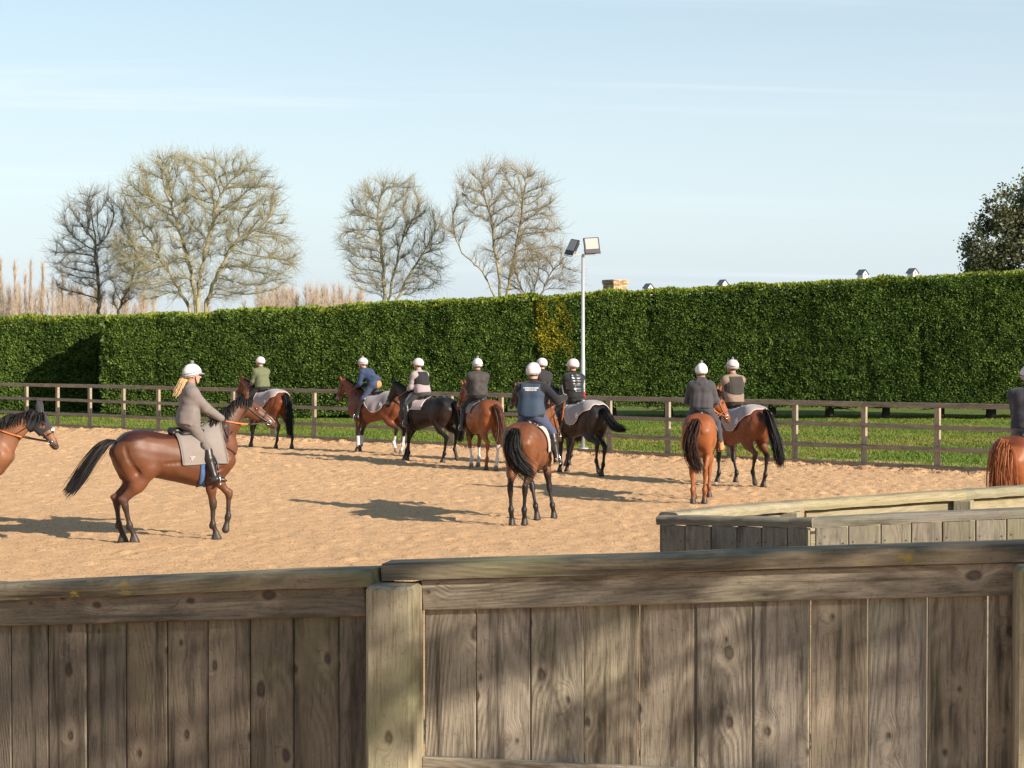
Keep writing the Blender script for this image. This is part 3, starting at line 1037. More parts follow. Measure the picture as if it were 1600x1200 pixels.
def hedge_run(x0, x1, y0, y1, zt, zb, depth, dens, name, label, end0=True, yellow=None):
    """front face from (x0,y0) to (x1,y1); zt(x), zb(x) top and bottom of the leaves"""
    root = empty(name, ((x0 + x1) / 2, (y0 + y1) / 2 + depth / 2, -.06))
    tag(root, label, 'hedge')
    rl = np.array(root.location)
    L = math.hypot(x1 - x0, y1 - y0)
    ux, uy = (x1 - x0) / L, (y1 - y0) / L
    nrm_f = np.array([uy, -ux, 0.0])
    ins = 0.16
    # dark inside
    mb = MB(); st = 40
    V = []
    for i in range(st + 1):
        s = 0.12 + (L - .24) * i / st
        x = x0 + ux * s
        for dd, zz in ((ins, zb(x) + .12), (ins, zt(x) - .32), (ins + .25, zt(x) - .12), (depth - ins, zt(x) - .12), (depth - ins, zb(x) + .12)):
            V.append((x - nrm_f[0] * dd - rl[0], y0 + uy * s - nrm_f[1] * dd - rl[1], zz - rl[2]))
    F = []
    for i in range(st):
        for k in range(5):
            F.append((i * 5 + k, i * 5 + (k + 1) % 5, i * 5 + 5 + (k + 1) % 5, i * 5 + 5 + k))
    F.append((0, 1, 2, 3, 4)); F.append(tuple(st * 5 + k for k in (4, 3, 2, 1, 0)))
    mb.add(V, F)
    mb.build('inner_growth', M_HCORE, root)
    # leaves: front
    H = zt((x0 + x1) / 2) - zb((x0 + x1) / 2)
    n = int(L * H * dens)
    s = rng.random(n) * L; x = x0 + ux * s
    v = rng.random(n)
    zlo, zhi = np.array([zb(a) for a in x]), np.array([zt(a) for a in x])
    z = zlo + (zhi - zlo) * v
    lump = vnoise(s, z, 1.6, 31) * 0.16 + vnoise(s, z, 4.5, 32) * 0.12 + vnoise(s, z * .6, 0.35, 33) * .10
    rnd_top = np.clip((z - (zhi - .35)) / .35, 0, 1)
    tree_k = np.floor(s / 2.13); ph = np.abs(((s / 2.13) % 1) - .5) * 2
    pr_ = np.random.default_rng(77).random((400, 2))
    tone_k = pr_[tree_k.astype(int) % 400, 0]; dep_k = pr_[tree_k.astype(int) % 400, 1]
    back = 0.13 - lump + rnd_top ** 2 * 0.16 + ph ** 6 * .07 + (dep_k - .5) * .10
    P = np.stack([x - nrm_f[0] * back, y0 + uy * s - nrm_f[1] * back, z], 1)
    # tufts: pull leaves toward tuft centres so that they bunch with dark gaps between
    keep = (vnoise(s, z * 1.7, 5.2, 34) * .6 + vnoise(s, z * 1.5, 9.0, 35) * .4) > 0.20
    P, s, z, x, lump, tone_k = P[keep], s[keep], z[keep], x[keep], lump[keep], tone_k[keep]
    N = np.repeat(nrm_f[None], len(P), 0) + np.array([0, 0, 0.25])
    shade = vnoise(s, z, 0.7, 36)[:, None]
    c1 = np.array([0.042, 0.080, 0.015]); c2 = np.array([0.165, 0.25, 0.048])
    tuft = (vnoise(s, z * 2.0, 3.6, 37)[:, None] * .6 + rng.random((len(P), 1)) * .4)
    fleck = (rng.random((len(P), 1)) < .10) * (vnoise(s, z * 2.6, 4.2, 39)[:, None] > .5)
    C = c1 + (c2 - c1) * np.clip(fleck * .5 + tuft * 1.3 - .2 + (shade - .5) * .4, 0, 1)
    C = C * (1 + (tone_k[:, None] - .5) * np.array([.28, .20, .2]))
    if yellow is not None:
        yc, zc_, rx, rz = yellow
        m = np.exp(-(((x - yc + (z - zc_) * .15) / rx) ** 2 + ((z - zc_) / rz) ** 2)) * (vnoise(s, z, 2.5, 38) * 1.5)
        m = np.clip(m * 2.2 - .45, 0, 1)[:, None] * (rng.random((len(P), 1)) < 0.85)
        C = C * (1 - m) + np.array([0.38, 0.33, 0.03]) * m
    allV, allF, allC = [], [], []
    o = 0

    def push(V, F, C):
        nonlocal o
        allV.append(V - rl); allF.append(F + o); allC.append(C); o += len(V)
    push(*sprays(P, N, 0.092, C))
    # top, tip growth coloured a yellower green
    n = int(L * 700)
    s = rng.random(n) * L; x = x0 + ux * s
    dd = rng.random(n) ** 1.3 * depth
    zhi = np.array([zt(a) for a in x])
    P = np.stack([x - nrm_f[0] * dd, y0 + uy * s - nrm_f[1] * dd, zhi - .10 + vnoise(s, dd, 2.2, 41) * .14 - np.clip(.25 - dd, 0, .25) * .6], 1)
    N = np.repeat(np.array([[0, -.1, 1.0]]), n, 0)
    C = np.array([0.12, 0.17, 0.022]) + rng.random((n, 1)) * np.array([0.12, 0.10, 0.008])
    push(*sprays(P, N, 0.16, C, droop=0.1, spread=.5))
    # ends
    if end0:
        n = int(depth * H * dens * .8)
        dd = rng.random(n) * depth; v = rng.random(n)
        z = zb(x0) + (zt(x0) - zb(x0)) * v
        P = np.stack([x0 + .1 - vnoise(dd, z, 2.5, 43) * .2 - nrm_f[0] * dd, y0 - nrm_f[1] * dd, z], 1)
        N = np.repeat(np.array([[-ux, -uy, .2]]), n, 0)
        C = c1 + (c2 - c1) * rng.random((n, 1))
        push(*sprays(P, N, 0.18, C))
    me = np_mesh('foliage', np.concatenate(allV), np.concatenate(allF), False, np.concatenate(allC))
    tag(link('foliage', me, M_LEAF, root), kind='stuff')
    return root


HX0, HX1 = -16.05, 24.0
hz_top = lambda x: 3.93 + .045 * math.sin(x * 2.9) * math.sin(x * .7 + 1) + .03 * math.sin(x * 1.3 + 2) + (x + 15) * (5.60 - 3.93) / 34.6
hz_bot = lambda x: 0.02 + 0.42 * min(1, max(0, (x + 9) / 9.0))
hedge = hedge_run(HX0, HX1, 68.0, 66.4, hz_top, hz_bot, 2.6, 1350, 'conifer_hedge',
                  'tall clipped green conifer hedge with trunks showing beneath and a yellowed patch', yellow=(1.55, 3.6, 0.75, 1.35))
hedge_run(-32.0, -15.6, 71.4, 71.2, lambda x: 3.97 + 0.004 * (x + 16) + .03 * math.sin(x * 2.1), lambda x: 0.0, 2.2, 1250, 'conifer_hedge',
          'stretch of clipped green hedge set back in shade at the far left', end0=False)
# hedge stems
M_STEM = plain('dark_hedge_stem', (0.05, 0.038, 0.028), 0.95, var=0.4, scale=6, bmp=0.8, bscale=20, bdist=0.02)
rl = Vector(hedge.location)
for k in range(21):
    x = -8.9 + k * 2.13 + random.uniform(-.15, .15)
    y = 68.0 + (66.4 - 68.0) * (x - HX0) / (HX1 - HX0) + 0.9
    r = random.uniform(.15, .21)
    mb = MB()
    mb.tube([Vector((x, y, -.08)) - rl, Vector((x + .01, y, .12)) - rl, Vector((x + random.uniform(-.05, .05), y, 1.3)) - rl], [r * 1.35, r * 1.05, r * .8], 10)
    mb.build('trunk', M_STEM, hedge, True)
    for b in range(3):
        mb = MB()
        a = random.uniform(-1, 1); sd = random.choice((-1, 1))
        p0 = Vector((x, y - r * .5, random.uniform(.35, .6)))
        mb.tube([p0 - rl, p0 + Vector((sd * .4, -.3, -.02)) - rl, p0 + Vector((sd * random.uniform(.7, 1.0), -.4 + a * .2, random.uniform(-.18, .18))) - rl], [.03, .02, .008], 5)
        mb.build('low_branch', M_STEM, hedge, True)


# ------------------------------------------------------------------ bare trees (space colonisation inside a crown envelope)
def grow(starts, inside, bounds, n_att, stepl, kill, infl, seed, up=0.12, iters=150):
    r = np.random.default_rng(seed)
    lo, hi = map(np.array, bounds)
    A = lo + (hi - lo) * r.random((n_att * 14, 3))
    A = A[inside(A)]
    A = A[(inside.q(A) > .62) | (r.random(len(A)) < .10)][:n_att]
    nodes = []; par = []
    for st in starts:
        prev = -1
        for p in st:
            nodes.append(np.array(p, float)); par.append(prev); prev = len(nodes) - 1
    P = np.array(nodes)
    DIR = np.array([nrm(P[i] - P[par[i]]) if par[i] >= 0 else np.array([0, 0, 1.0]) for i in range(len(P))])
    dist = np.full(len(A), 1e9); near = np.zeros(len(A), int)

    def upd(i0):
        nonlocal dist, near
        new = P[i0:]
        D = np.linalg.norm(A[:, None] - new[None], axis=2)
        j = D.argmin(1); dm = D[np.arange(len(A)), j]
        b = dm < dist
        dist = np.where(b, dm, dist); near = np.where(b, j + i0, near)
    upd(0)
    for it in range(iters):
        m = dist < infl
        if not m.any(): break
        ids, inv = np.unique(near[m], return_inverse=True)
        V = A[m] - P[near[m]]
        V /= np.linalg.norm(V, axis=1, keepdims=True) + 1e-9
        S = np.zeros((len(ids), 3)); np.add.at(S, inv, V)
        S = S / (np.linalg.norm(S, axis=1, keepdims=True) + 1e-9)
        S += r.normal(size=S.shape) * 0.10 + np.array([0, 0, up]) + DIR[ids] * .55
        S /= np.linalg.norm(S, axis=1, keepdims=True)
        NP = P[ids] + S * stepl
        i0 = len(P)
        P = np.vstack([P, NP]); par += list(ids); DIR = np.vstack([DIR, S])
        upd(i0)
        k = dist > kill
        if k.sum() < 3: break
        A, dist, near = A[k], dist[k], near[k]
    return P, np.array(par)


def tree_mesh(P, par, r_tip, expo, r_max, tw_len, tw_n, tw_r, seed, name, cbark, ctwig, tw_up=0.5, root_loc=(0, 0, 0), thin=1.0):
    """returns limb mesh and twig mesh"""
    r = np.random.default_rng(seed)
    n = len(P)
    rad = np.zeros(n); kids = np.zeros(n, int)
    acc = np.zeros(n)
    for i in range(n - 1, -1, -1):
        acc[i] = acc[i] if kids[i] else r_tip ** expo
        if par[i] >= 0:
            acc[par[i]] += acc[i]; kids[par[i]] += 1
    rad = np.minimum(acc ** (1 / expo), r_max)
    i = np.nonzero(par >= 0)[0]
    a, b = P[par[i]], P[i]
    ra, rb = np.minimum(rad[par[i]], rad[i] * 1.35), rad[i]
    T = b - a; L = np.linalg.norm(T, axis=1, keepdims=True); T /= L + 1e-9

    def tubes(a, b, ra, rb, k):
        T = b - a; T /= np.linalg.norm(T, axis=1, keepdims=True) + 1e-9
        ref = np.where(np.abs(T[:, 2:3]) < .9, np.array([[0, 0, 1.0]]), np.array([[1.0, 0, 0]]))
        U = np.cross(T, ref); U /= np.linalg.norm(U, axis=1, keepdims=True)
        W = np.cross(T, U)
        ang = np.arange(k) * 2 * np.pi / k
        ring = U[:, None] * np.cos(ang)[None, :, None] + W[:, None] * np.sin(ang)[None, :, None]
        V = np.concatenate([a[:, None] + ring * ra[:, None, None], b[:, None] + ring * rb[:, None, None]], 1)
        m = len(a)
        q = np.arange(k)
        f = np.stack([q, (q + 1) % k, k + (q + 1) % k, k + q], 1)
        F = (f[None] + (np.arange(m) * 2 * k)[:, None, None]).reshape(-1, 4)
        return V.reshape(-1, 3), F
    big = rb > 0.06
    V1, F1 = tubes(a[big], b[big], ra[big], rb[big], 8)
    V2, F2 = tubes(a[~big], b[~big], ra[~big], rb[~big], 4)
    V = np.vstack([V1, V2]); F = np.vstack([F1, F2 + len(V1)])
    C = np.array(cbark)[None] * (0.75 + 0.5 * r.random((len(V), 1)))
    limb = np_mesh(name, V - np.array(root_loc), F, True, C)
    # twigs on every thin node
    thin_i = np.nonzero((rad < r_tip * 2.3) & (par >= 0))[0]
    base = np.repeat(thin_i, tw_n)
    D0 = P[base] - P[par[base]]
    D0 /= np.linalg.norm(D0, axis=1, keepdims=True) + 1e-9
    pos = P[base] - D0 * r.random((len(base), 1)) * 0.5
    D = D0 * 1.0 + r.normal(size=D0.shape) * 0.42 + np.array([0, 0, tw_up]) * r.random((len(base), 1))
    D /= np.linalg.norm(D, axis=1, keepdims=True)
    ln = tw_len * (0.5 + r.random((len(base), 1)))
    mid = pos + D * ln * .5
    D2 = D + r.normal(size=D.shape) * .35 + np.array([0, 0, .15]); D2 /= np.linalg.norm(D2, axis=1, keepdims=True)
    end = mid + D2 * ln * .5
    D3 = D + r.normal(size=D.shape) * .7; D3 /= np.linalg.norm(D3, axis=1, keepdims=True)
    side = mid + D3 * ln * .4
    aa = np.vstack([pos, mid, mid]); bb = np.vstack([mid, end, side])
    k = len(pos)
    r0 = np.concatenate([np.full(k, tw_r), np.full(k, tw_r * .8), np.full(k, tw_r * .7)])
    r1 = np.concatenate([np.full(k, tw_r * .8), np.full(k, tw_r * .35), np.full(k, tw_r * .3)])
    V, F = tubes(aa, bb, r0, r1, 3)
    C = np.array(ctwig)[None] * (0.7 + 0.6 * r.random((len(V), 1)))
    twig = np_mesh('twigs', V - np.array(root_loc), F, True, C)
    return limb, twig


def blob_env(blobs):
    B = [(np.array(c), np.array(rr)) for c, rr in blobs]

    def f(A):
        m = np.zeros(len(A), bool)
        for c, rr in B:
            q = (A - c) / rr
            m |= (q ** 2).sum(1) < 1
        return m
    f.q = lambda A: np.min([np.sqrt((((A - c) / rr) ** 2).sum(1)) for c, rr in B], 0)
    lo = np.min([c - rr for c, rr in B], 0); hi = np.max([c + rr for c, rr in B], 0)
    return f, (lo, hi)


def px(x, y, Y):
    """a point Y metres ahead seen at photo pixel x,y"""
    return np.array([(x - 800) / 2700 * Y, Y, CAM_H - (y - 545) / 2700 * Y])


def bare_tree(base_px, Y, blobs_px, starts_px, seed, label, group, n_att=1500, cb=(0.20, 0.175, 0.115), ct=(0.20, 0.175, 0.11), dz=0.75,
              tip=0.019, tw_n=9, tw_len=1.05, rmax=0.5, tw_r=0.0085, stepl=0.36, name='bare_tree', kill=0.60, infl=7.0):
    s = Y / 2700
    blobs = []
    for (cx, cy, rx, ry) in blobs_px:
        c = px(cx, cy, Y)
        blobs.append((c, np.array([rx * s, min(rx, ry) * s * dz, ry * s])))
    ins, bd = blob_env(blobs)
    base = px(base_px, 545, Y); base[2] = -.2
    starts = []
    for st in starts_px:
        pts = [base + np.array([0, (random.random() - .5) * .3, 0])]
        tgt = [px(x, y, Y) for x, y in st]
        for q in tgt: q[1] += (random.random() - .5) * 1.4
        chain = [pts[0]] + tgt
        out = [chain[0]]
        for u, v in zip(chain[:-1], chain[1:]):
            m = max(1, int(np.linalg.norm(v - u) / stepl))
            for k in range(1, m + 1):
                out.append(u + (v - u) * k / m + (np.random.default_rng(seed + k).normal(size=3) * .035))
        starts.append(out)
    P, par = grow(starts, ins, bd, n_att, stepl, kill, infl, seed)
    limb, twig = tree_mesh(P, par, tip, 2.35, rmax, tw_len, tw_n, tw_r, seed, 'trunk', cb, ct, root_loc=base)
    root = empty(name, base)
    tag(root, label, 'tree', group)
    link('trunk', limb, M_BARK, root)
    link('crown', twig, M_BARK, root)
    return root


GT = 'bare winter trees beyond the hedge'
bare_tree(158, 122, [(150, 350, 62, 52), (140, 405, 62, 55), (170, 430, 66, 55), (120, 440, 45, 30)], [[(158, 470), (157, 440), (152, 385)], [(190, 470), (205, 445), (214, 400)]], 11,
          'smaller dark bare tree at far left, beside the big spreading tree', GT, n_att=1500, cb=(0.14, 0.12, 0.09), ct=(0.22, 0.185, 0.14), rmax=.38)
bare_tree(300, 118, [(285, 315, 100, 80), (360, 330, 85, 85), (250, 400, 78, 75), (395, 400, 75, 62), (330, 430, 130, 48)],
          [[(305, 470), (298, 430), (285, 380), (268, 320)], [(312, 470), (318, 420), (330, 360), (345, 300)], [(322, 470), (345, 420), (372, 370)], [(294, 480), (270, 430), (235, 380)]], 23,
          'biggest bare tree on the left, wide crown with several pale trunks', GT, n_att=4200, cb=(0.34, 0.29, 0.18), ct=(0.33, 0.29, 0.165), rmax=.32)
bare_tree(603, 120, [(607, 335, 68, 58), (585, 385, 55, 50), (650, 375, 52, 55), (620, 425, 82, 45), (570, 440, 30, 18)],
          [[(601, 470), (600, 430), (596, 380), (590, 335)], [(607, 470), (618, 420), (630, 370)], [(620, 470), (645, 420), (665, 390)]], 37,
          'upright bare tree with a rounded crown in the middle, left of the leaning tree', GT, n_att=2200, cb=(0.30, 0.26, 0.17), ct=(0.30, 0.26, 0.16), rmax=.34)
bare_tree(782, 116, [(785, 305, 78, 52), (815, 350, 62, 55), (755, 320, 50, 32), (712, 350, 28, 34), (845, 385, 40, 28), (800, 400, 50, 35)],
          [[(781, 470), (780, 430), (772, 385), (768, 340), (758, 315)], [(790, 470), (800, 420), (812, 360), (818, 310)], [(775, 470), (755, 425), (722, 395), (708, 365)]], 41,
          'open bare tree with leaning limbs just left of the floodlight', GT, n_att=1900, cb=(0.36, 0.30, 0.20), ct=(0.32, 0.26, 0.17), rmax=.36)
bare_tree(835, 112, [(845, 420, 48, 34), (880, 435, 25, 30), (800, 440, 30, 25)], [[(830, 470), (838, 440)], [(842, 470), (858, 430), (880, 405)], [(825, 470), (812, 445)]], 53,
          'low fan of bare branches over the hedge beside the floodlight pole', GT, n_att=600, cb=(0.22, 0.18, 0.11), ct=(0.23, 0.185, 0.11), rmax=.12, tip=.016)


# poplars: upright pinkish-brown spires far behind
def poplar_mesh(h, w, seed, cb, ct, den=17):
    r = np.random.default_rng(seed)
    mb = []
    A, B, RA, RB, CC = [], [], [], [], []
    z = np.linspace(0, h, 12)
    x = np.cumsum(r.normal(size=12) * .04); y = np.cumsum(r.normal(size=12) * .04)
    for i in range(11):
        A.append((x[i], y[i], z[i])); B.append((x[i + 1], y[i + 1], z[i + 1])); RA.append(.2 * (1 - z[i] / h) + .02); RB.append(.2 * (1 - z[i + 1] / h) + .02); CC.append(0)
    nb = int(h * den)
    for i in range(nb):
        t = r.random() ** .8 * .93 + .04
        zz = t * h
        q = np.array([np.interp(zz, z, x), np.interp(zz, z, y), zz])
        a = r.random() * 6.283
        ln = (0.12 + 0.26 * r.random()) * h * (1 - t * .8)
        out = w * (.2 + .8 * r.random() ** 1.5) * (1 - t * .85)
        p1 = q + np.array([math.cos(a) * out * .55, math.sin(a) * out * .55, ln * .4])
        p2 = q + np.array([math.cos(a) * out, math.sin(a) * out, ln])
        for u, v, r0, r1 in ((q, p1, .026, .018), (p1, p2, .018, .006)):
            A.append(u); B.append(v); RA.append(r0); RB.append(r1); CC.append(1)
        for k in range(2):
            u = q + (p2 - q) * (0.3 + .7 * r.random())
            v = u + np.array([r.normal() * .25, r.normal() * .25, .5 + .5 * r.random()])
            A.append(u); B.append(v); RA.append(.010); RB.append(.004); CC.append(1)
    A, B, RA, RB = map(np.array, (A, B, RA, RB))
    T = B - A; T /= np.linalg.norm(T, axis=1, keepdims=True)
    U = np.cross(T, np.array([1.0, .3, 0])); U /= np.linalg.norm(U, axis=1, keepdims=True); W = np.cross(T, U)
    ang = np.arange(3) * 2.094
    ring = U[:, None] * np.cos(ang)[None, :, None] + W[:, None] * np.sin(ang)[None, :, None]
    V = np.concatenate([A[:, None] + ring * RA[:, None, None], B[:, None] + ring * RB[:, None, None]], 1).reshape(-1, 3)
    q = np.arange(3); f = np.stack([q, (q + 1) % 3, 3 + (q + 1) % 3, 3 + q], 1)
    F = (f[None] + (np.arange(len(A)) * 6)[:, None, None]).reshape(-1, 4)
    cc = np.where(np.array(CC)[:, None] == 0, np.array(cb)[None], np.array(ct)[None]) * (.75 + .5 * r.random((len(A), 1)))
    C = np.repeat(cc, 6, 0)
    nt = 11 * 6
    return np_mesh('trunk', V[:nt], F[:11], True, C[:nt]), np_mesh('crown', V[nt:], F[11:] - nt, True, C[nt:])


CB, CT = (0.40, 0.31, 0.23), (0.45, 0.345, 0.265)
pop = [(3, 410, 210), (24, 412, 205), (40, 430, 215), (48, 412, 220), (68, 415, 205), (84, 440, 215), (98, 425, 210), (108, 452, 220)]
pop_lab = ['leftmost bare upright poplar cut by the photo edge', 'second bare pinkish poplar from the left edge', 'low bare poplar third from the left edge', 'fourth bare poplar from the left edge, slim and pale',
           'tallest bare poplar of the left row, fifth from the edge', 'low bare poplar right of the tallest one', 'bare poplar last but one in the left row', 'short bare poplar ending the left row beside the dark tree']
for (x, y, Y), lb in zip(pop, pop_lab):
    b = px(x, 545, Y); top = px(x, y, Y)[2]
    root = empty('poplar_tree', (b[0], b[1], -.1))
    tag(root, lb, 'tree', 'bare poplars behind the hedge at left')
    ta, cr = poplar_mesh(top + .1, 1.0, int(x * 7 + 3), CB, CT)
    link('trunk', ta, M_BARK, root); link('crown', cr, M_BARK, root)

# low brushwood behind the trees, reads as one mass
Vs, Fs, Cs = [], [], []
o = 0
for k in range(170):
    if k < 75: x, y = 245 * random.random(), random.uniform(446, 476)
    else: x, y = 400 + 165 * random.random(), random.uniform(446, 474)
    if random.random() < .3: x = random.uniform(0, 880); y = random.uniform(468, 480)
    Y = random.uniform(215, 245)
    b = px(x, 545, Y); h = px(x, y, Y)[2] + .1
    for me in poplar_mesh(h, 3.0, k * 13 + 5, (0.34, 0.27, 0.20), (0.40, 0.31, 0.235), 11):
        V = np.zeros(len(me.vertices) * 3, np.float32); me.vertices.foreach_get('co', V)
        F = np.zeros(len(me.polygons) * 4, np.int32); me.loops.foreach_get('vertex_index', F)
        C = np.zeros(len(me.vertices) * 4, np.float32); me.color_attributes['col'].data.foreach_get('color', C)
        Vs.append(V.reshape(-1, 3) + np.array([b[0], b[1], -.1])); Fs.append(F.reshape(-1, 4) + o); Cs.append(C.reshape(-1, 4)[:, :3]); o += len(Vs[-1])
        bpy.data.meshes.remove(me)
me = np_mesh('brushwood', np.vstack(Vs), np.vstack(Fs), True, np.vstack(Cs))
tag(link('brushwood', me, M_BARK), 'far belt of pale pinkish bare brushwood above the hedge', 'brushwood', kind='stuff')


# ------------------------------------------------------------------ evergreen on the right
def leafy(root_loc, blobs, n_leaf, size, c1, c2, seed, name, label, cat, bark, trunk_r, group=None, cat_limbs=True, hub=None):
    r = np.random.default_rng(seed)
    root = empty(name, root_loc)
    tag(root, label, cat, group)
    rl = np.array(root_loc)
    ctr = np.mean([c for c, _ in blobs], 0) if hub is None else np.array(hub)
    mb = MB()
    mb.tube([(0, 0, -.1), (.05, 0, (ctr[2] - rl[2]) * .35), tuple(ctr - rl)], [trunk_r, trunk_r * .8, trunk_r * .4], 10)
    tr = mb.build('trunk', None, root, True)
    tr.data.materials.append(bark)
    Pl, Cl = [], []
    mbl = MB()
    for c, rr in blobs:
        m = int(n_leaf * (rr[0] * rr[2]) / sum(b[1][0] * b[1][2] for b in blobs))
        nc = max(6, m // 55)
        U = r.normal(size=(nc, 3)); U /= np.linalg.norm(U, axis=1, keepdims=True)
        cc = c + U * rr * (0.45 + .55 * r.random((nc, 1)) ** .5)
        mbl.tube([tuple(ctr - rl), tuple((ctr + c) / 2 - rl + r.normal(size=3) * .1), tuple(c - rl)], [trunk_r * .4, trunk_r * .25, trunk_r * .1], 6)
        for q in (cc[::3] if cat_limbs else []):
            mbl.tube([tuple(c - rl), tuple((c + q) / 2 - rl + r.normal(size=3) * .15), tuple(q - rl)], [trunk_r * .12, trunk_r * .07, trunk_r * .03], 4)
        pick = r.integers(0, nc, m)
        p = cc[pick] + r.normal(size=(m, 3)) * (np.mean(rr) * .16)
        tone = r.random(nc)[pick][:, None] * .6 + r.random((m, 1)) * .4
        Pl.append(p); Cl.append(np.array(c1) + (np.array(c2) - np.array(c1)) * tone)
    lm = mbl.build('limbs', None, root, True); lm.data.materials.append(bark)
    P = np.vstack(Pl); C = np.vstack(Cl)
    n = len(P)
    D = r.normal(size=(n, 3)); D /= np.linalg.norm(D, axis=1, keepdims=True)
    U = np.cross(D, r.normal(size=(n, 3))); U /= np.linalg.norm(U, axis=1, keepdims=True)
    L = size * (.6 + .8 * r.random((n, 1)))
    V = np.stack([P - D * L * .5, P + U * L * .28, P + D * L * .5, P - U * L * .28], 1).reshape(-1, 3) - rl
    me = np_mesh('crown', V, np.arange(n * 4).reshape(-1, 4), False, np.repeat(C, 4, 0))
    link('crown', me, M_LEAF, root)
    return root


M_BARKD = plain('dark_bark', (0.07, 0.055, 0.042), 0.95, var=0.3, scale=3, bmp=0.8, bscale=12, bdist=0.03)
Yo = 108
s_ = Yo / 2700
bl = []
for (cx, cy, rx, ry) in [(1572, 335, 42, 40), (1545, 385, 45, 42), (1620, 330, 55, 52), (1600, 400, 60, 50), (1680, 340, 70, 60), (1680, 420, 70, 50), (1535, 415, 36, 25), (1750, 400, 60, 60)]:
    bl.append((px(cx, cy, Yo), np.array([rx * s_, min(rx, ry) * s_, ry * s_])))
b = px(1640, 545, Yo)
leafy((b[0], b[1], -.06), bl, 30000, 0.24, (0.04, 0.052, 0.024), (0.22, 0.215, 0.105), 5, 'evergreen_tree', 'dark olive evergreen tree above the hedge at the right edge', 'tree', M_BARKD, .45)

# the tree behind the photographer whose boughs dapple the near fence
SD = np.array(SUN_DIR)
rr = np.random.default_rng(99)
side = nrm(np.array([-SD[1], SD[0], 0])); 
if side[0] < 0: side = -side
blb = []
for (x_, z_, r_) in [(.1, 1.93, .10), (-.05, 1.86, .09), (-.2, 1.80, .08), (.27, 2.0, .12), (.35, 1.9, .08), (.15, 1.64, .12), (.42, 1.66, .10), (.75, 1.95, .13), (.95, 1.83, .12), (1.1, 2.0, .14), (1.25, 1.75, .15),
                     (.85, 1.63, .10), (1.15, 2.22, .12), (.7, 2.16, .09), (1.32, 1.95, .13), (-.32, 1.45, .07), (-.48, 1.75, .10), (-.6, 1.55, .12), (-.75, 1.9, .12), (-.88, 1.65, .10), (-1.0, 1.8, .14),
                     (-1.1, 1.5, .12), (-1.25, 1.95, .12), (-1.35, 1.7, .13), (-1.5, 1.55, .12), (-1.55, 1.85, .14), (-.95, 1.33, .14), (1.9, 2.0, .3), (2.3, 1.5, .35), (1.7, 2.6, .3), (2.8, 2.4, .4), (2.6, 3.2, .4)]:
    y_ = 4.75 - .216 * (x_ + .3) if x_ > -.4 else 4.85 - .38 * (x_ + .4)
    q = np.array([x_, y_, z_]) + SD * (8.0 + rr.uniform(-.5, .5))
    blb.append((q, np.array([1.0, 1.0, .9]) * r_))
base = np.array([.4, 4.7, 1.8]) + SD * 8.0 + side * 2.6
leafy((base[0], base[1], 0.98), blb, 3000, 0.07, (0.03, 0.045, 0.014), (0.09, 0.11, 0.03), 6, 'shade_tree', 'leafy tree behind the walkway shading the near fence', 'tree', M_BARKD, .12, cat_limbs=False, hub=base + np.array([0, 0, .6]))

# ------------------------------------------------------------------ stable roofs, chimney and ridge vents behind the hedge
M_BRICK = None
g = new_mat('yellow_brick')
rnd = g.n('ShaderNodeObjectInfo').outputs['Random']
vc = g.n('ShaderNodeVertexColor', layer_name='col').outputs['Color']
g.put(g.p.inputs['Base Color'], vc)
g.put(g.p.inputs['Roughness'], 0.9)
M_BRICK = g.mat
M_SLATE = plain('grey_slate', (0.17, 0.175, 0.19), 0.7, var=0.2, scale=3)
M_MORTAR = plain('mortar', (0.42, 0.36, 0.27), 0.95)
M_WPAINT = plain('white_painted_wood', (0.76, 0.75, 0.72), 0.55, var=0.04)


M_HCORE2 = plain('tarred_boarding', (0.035, 0.032, 0.028), 0.9)


def stable(x0, x1, Y, ridge, label):
    root = empty('stable', ((x0 + x1) / 2, Y, -.06))
    tag(root, label, 'stable')
    w = x1 - x0
    mb = MB(); mb.box((0, 3, 1.2), (w, 6, 2.4)); mb.build('wall', M_HCORE2, root)
    mb = MB()
    hw = w / 2 + .3
    mb.add([(-hw, -.4, 2.42), (hw, -.4, 2.42), (hw, 3, ridge), (-hw, 3, ridge), (-hw, 6.4, 2.42), (hw, 6.4, 2.42), (-hw, -.4, 2.3), (hw, -.4, 2.3), (-hw, 6.4, 2.3), (hw, 6.4, 2.3)],
           [(0, 1, 2, 3), (3, 2, 5, 4), (6, 7, 1, 0), (4, 5, 9, 8), (0, 3, 4, 8, 6), (1, 7, 9, 5, 2), (6, 8, 9, 7)])
    mb.build('roof', M_SLATE, root)
    return root


stable(4.6, 14.5, 83, 5.18, 'slate roofed stable hidden behind the hedge, under the two left ridge vents')
stable(16.0, 24.5, 82, 5.98, 'slate roofed stable hidden behind the hedge, under the two right ridge vents')


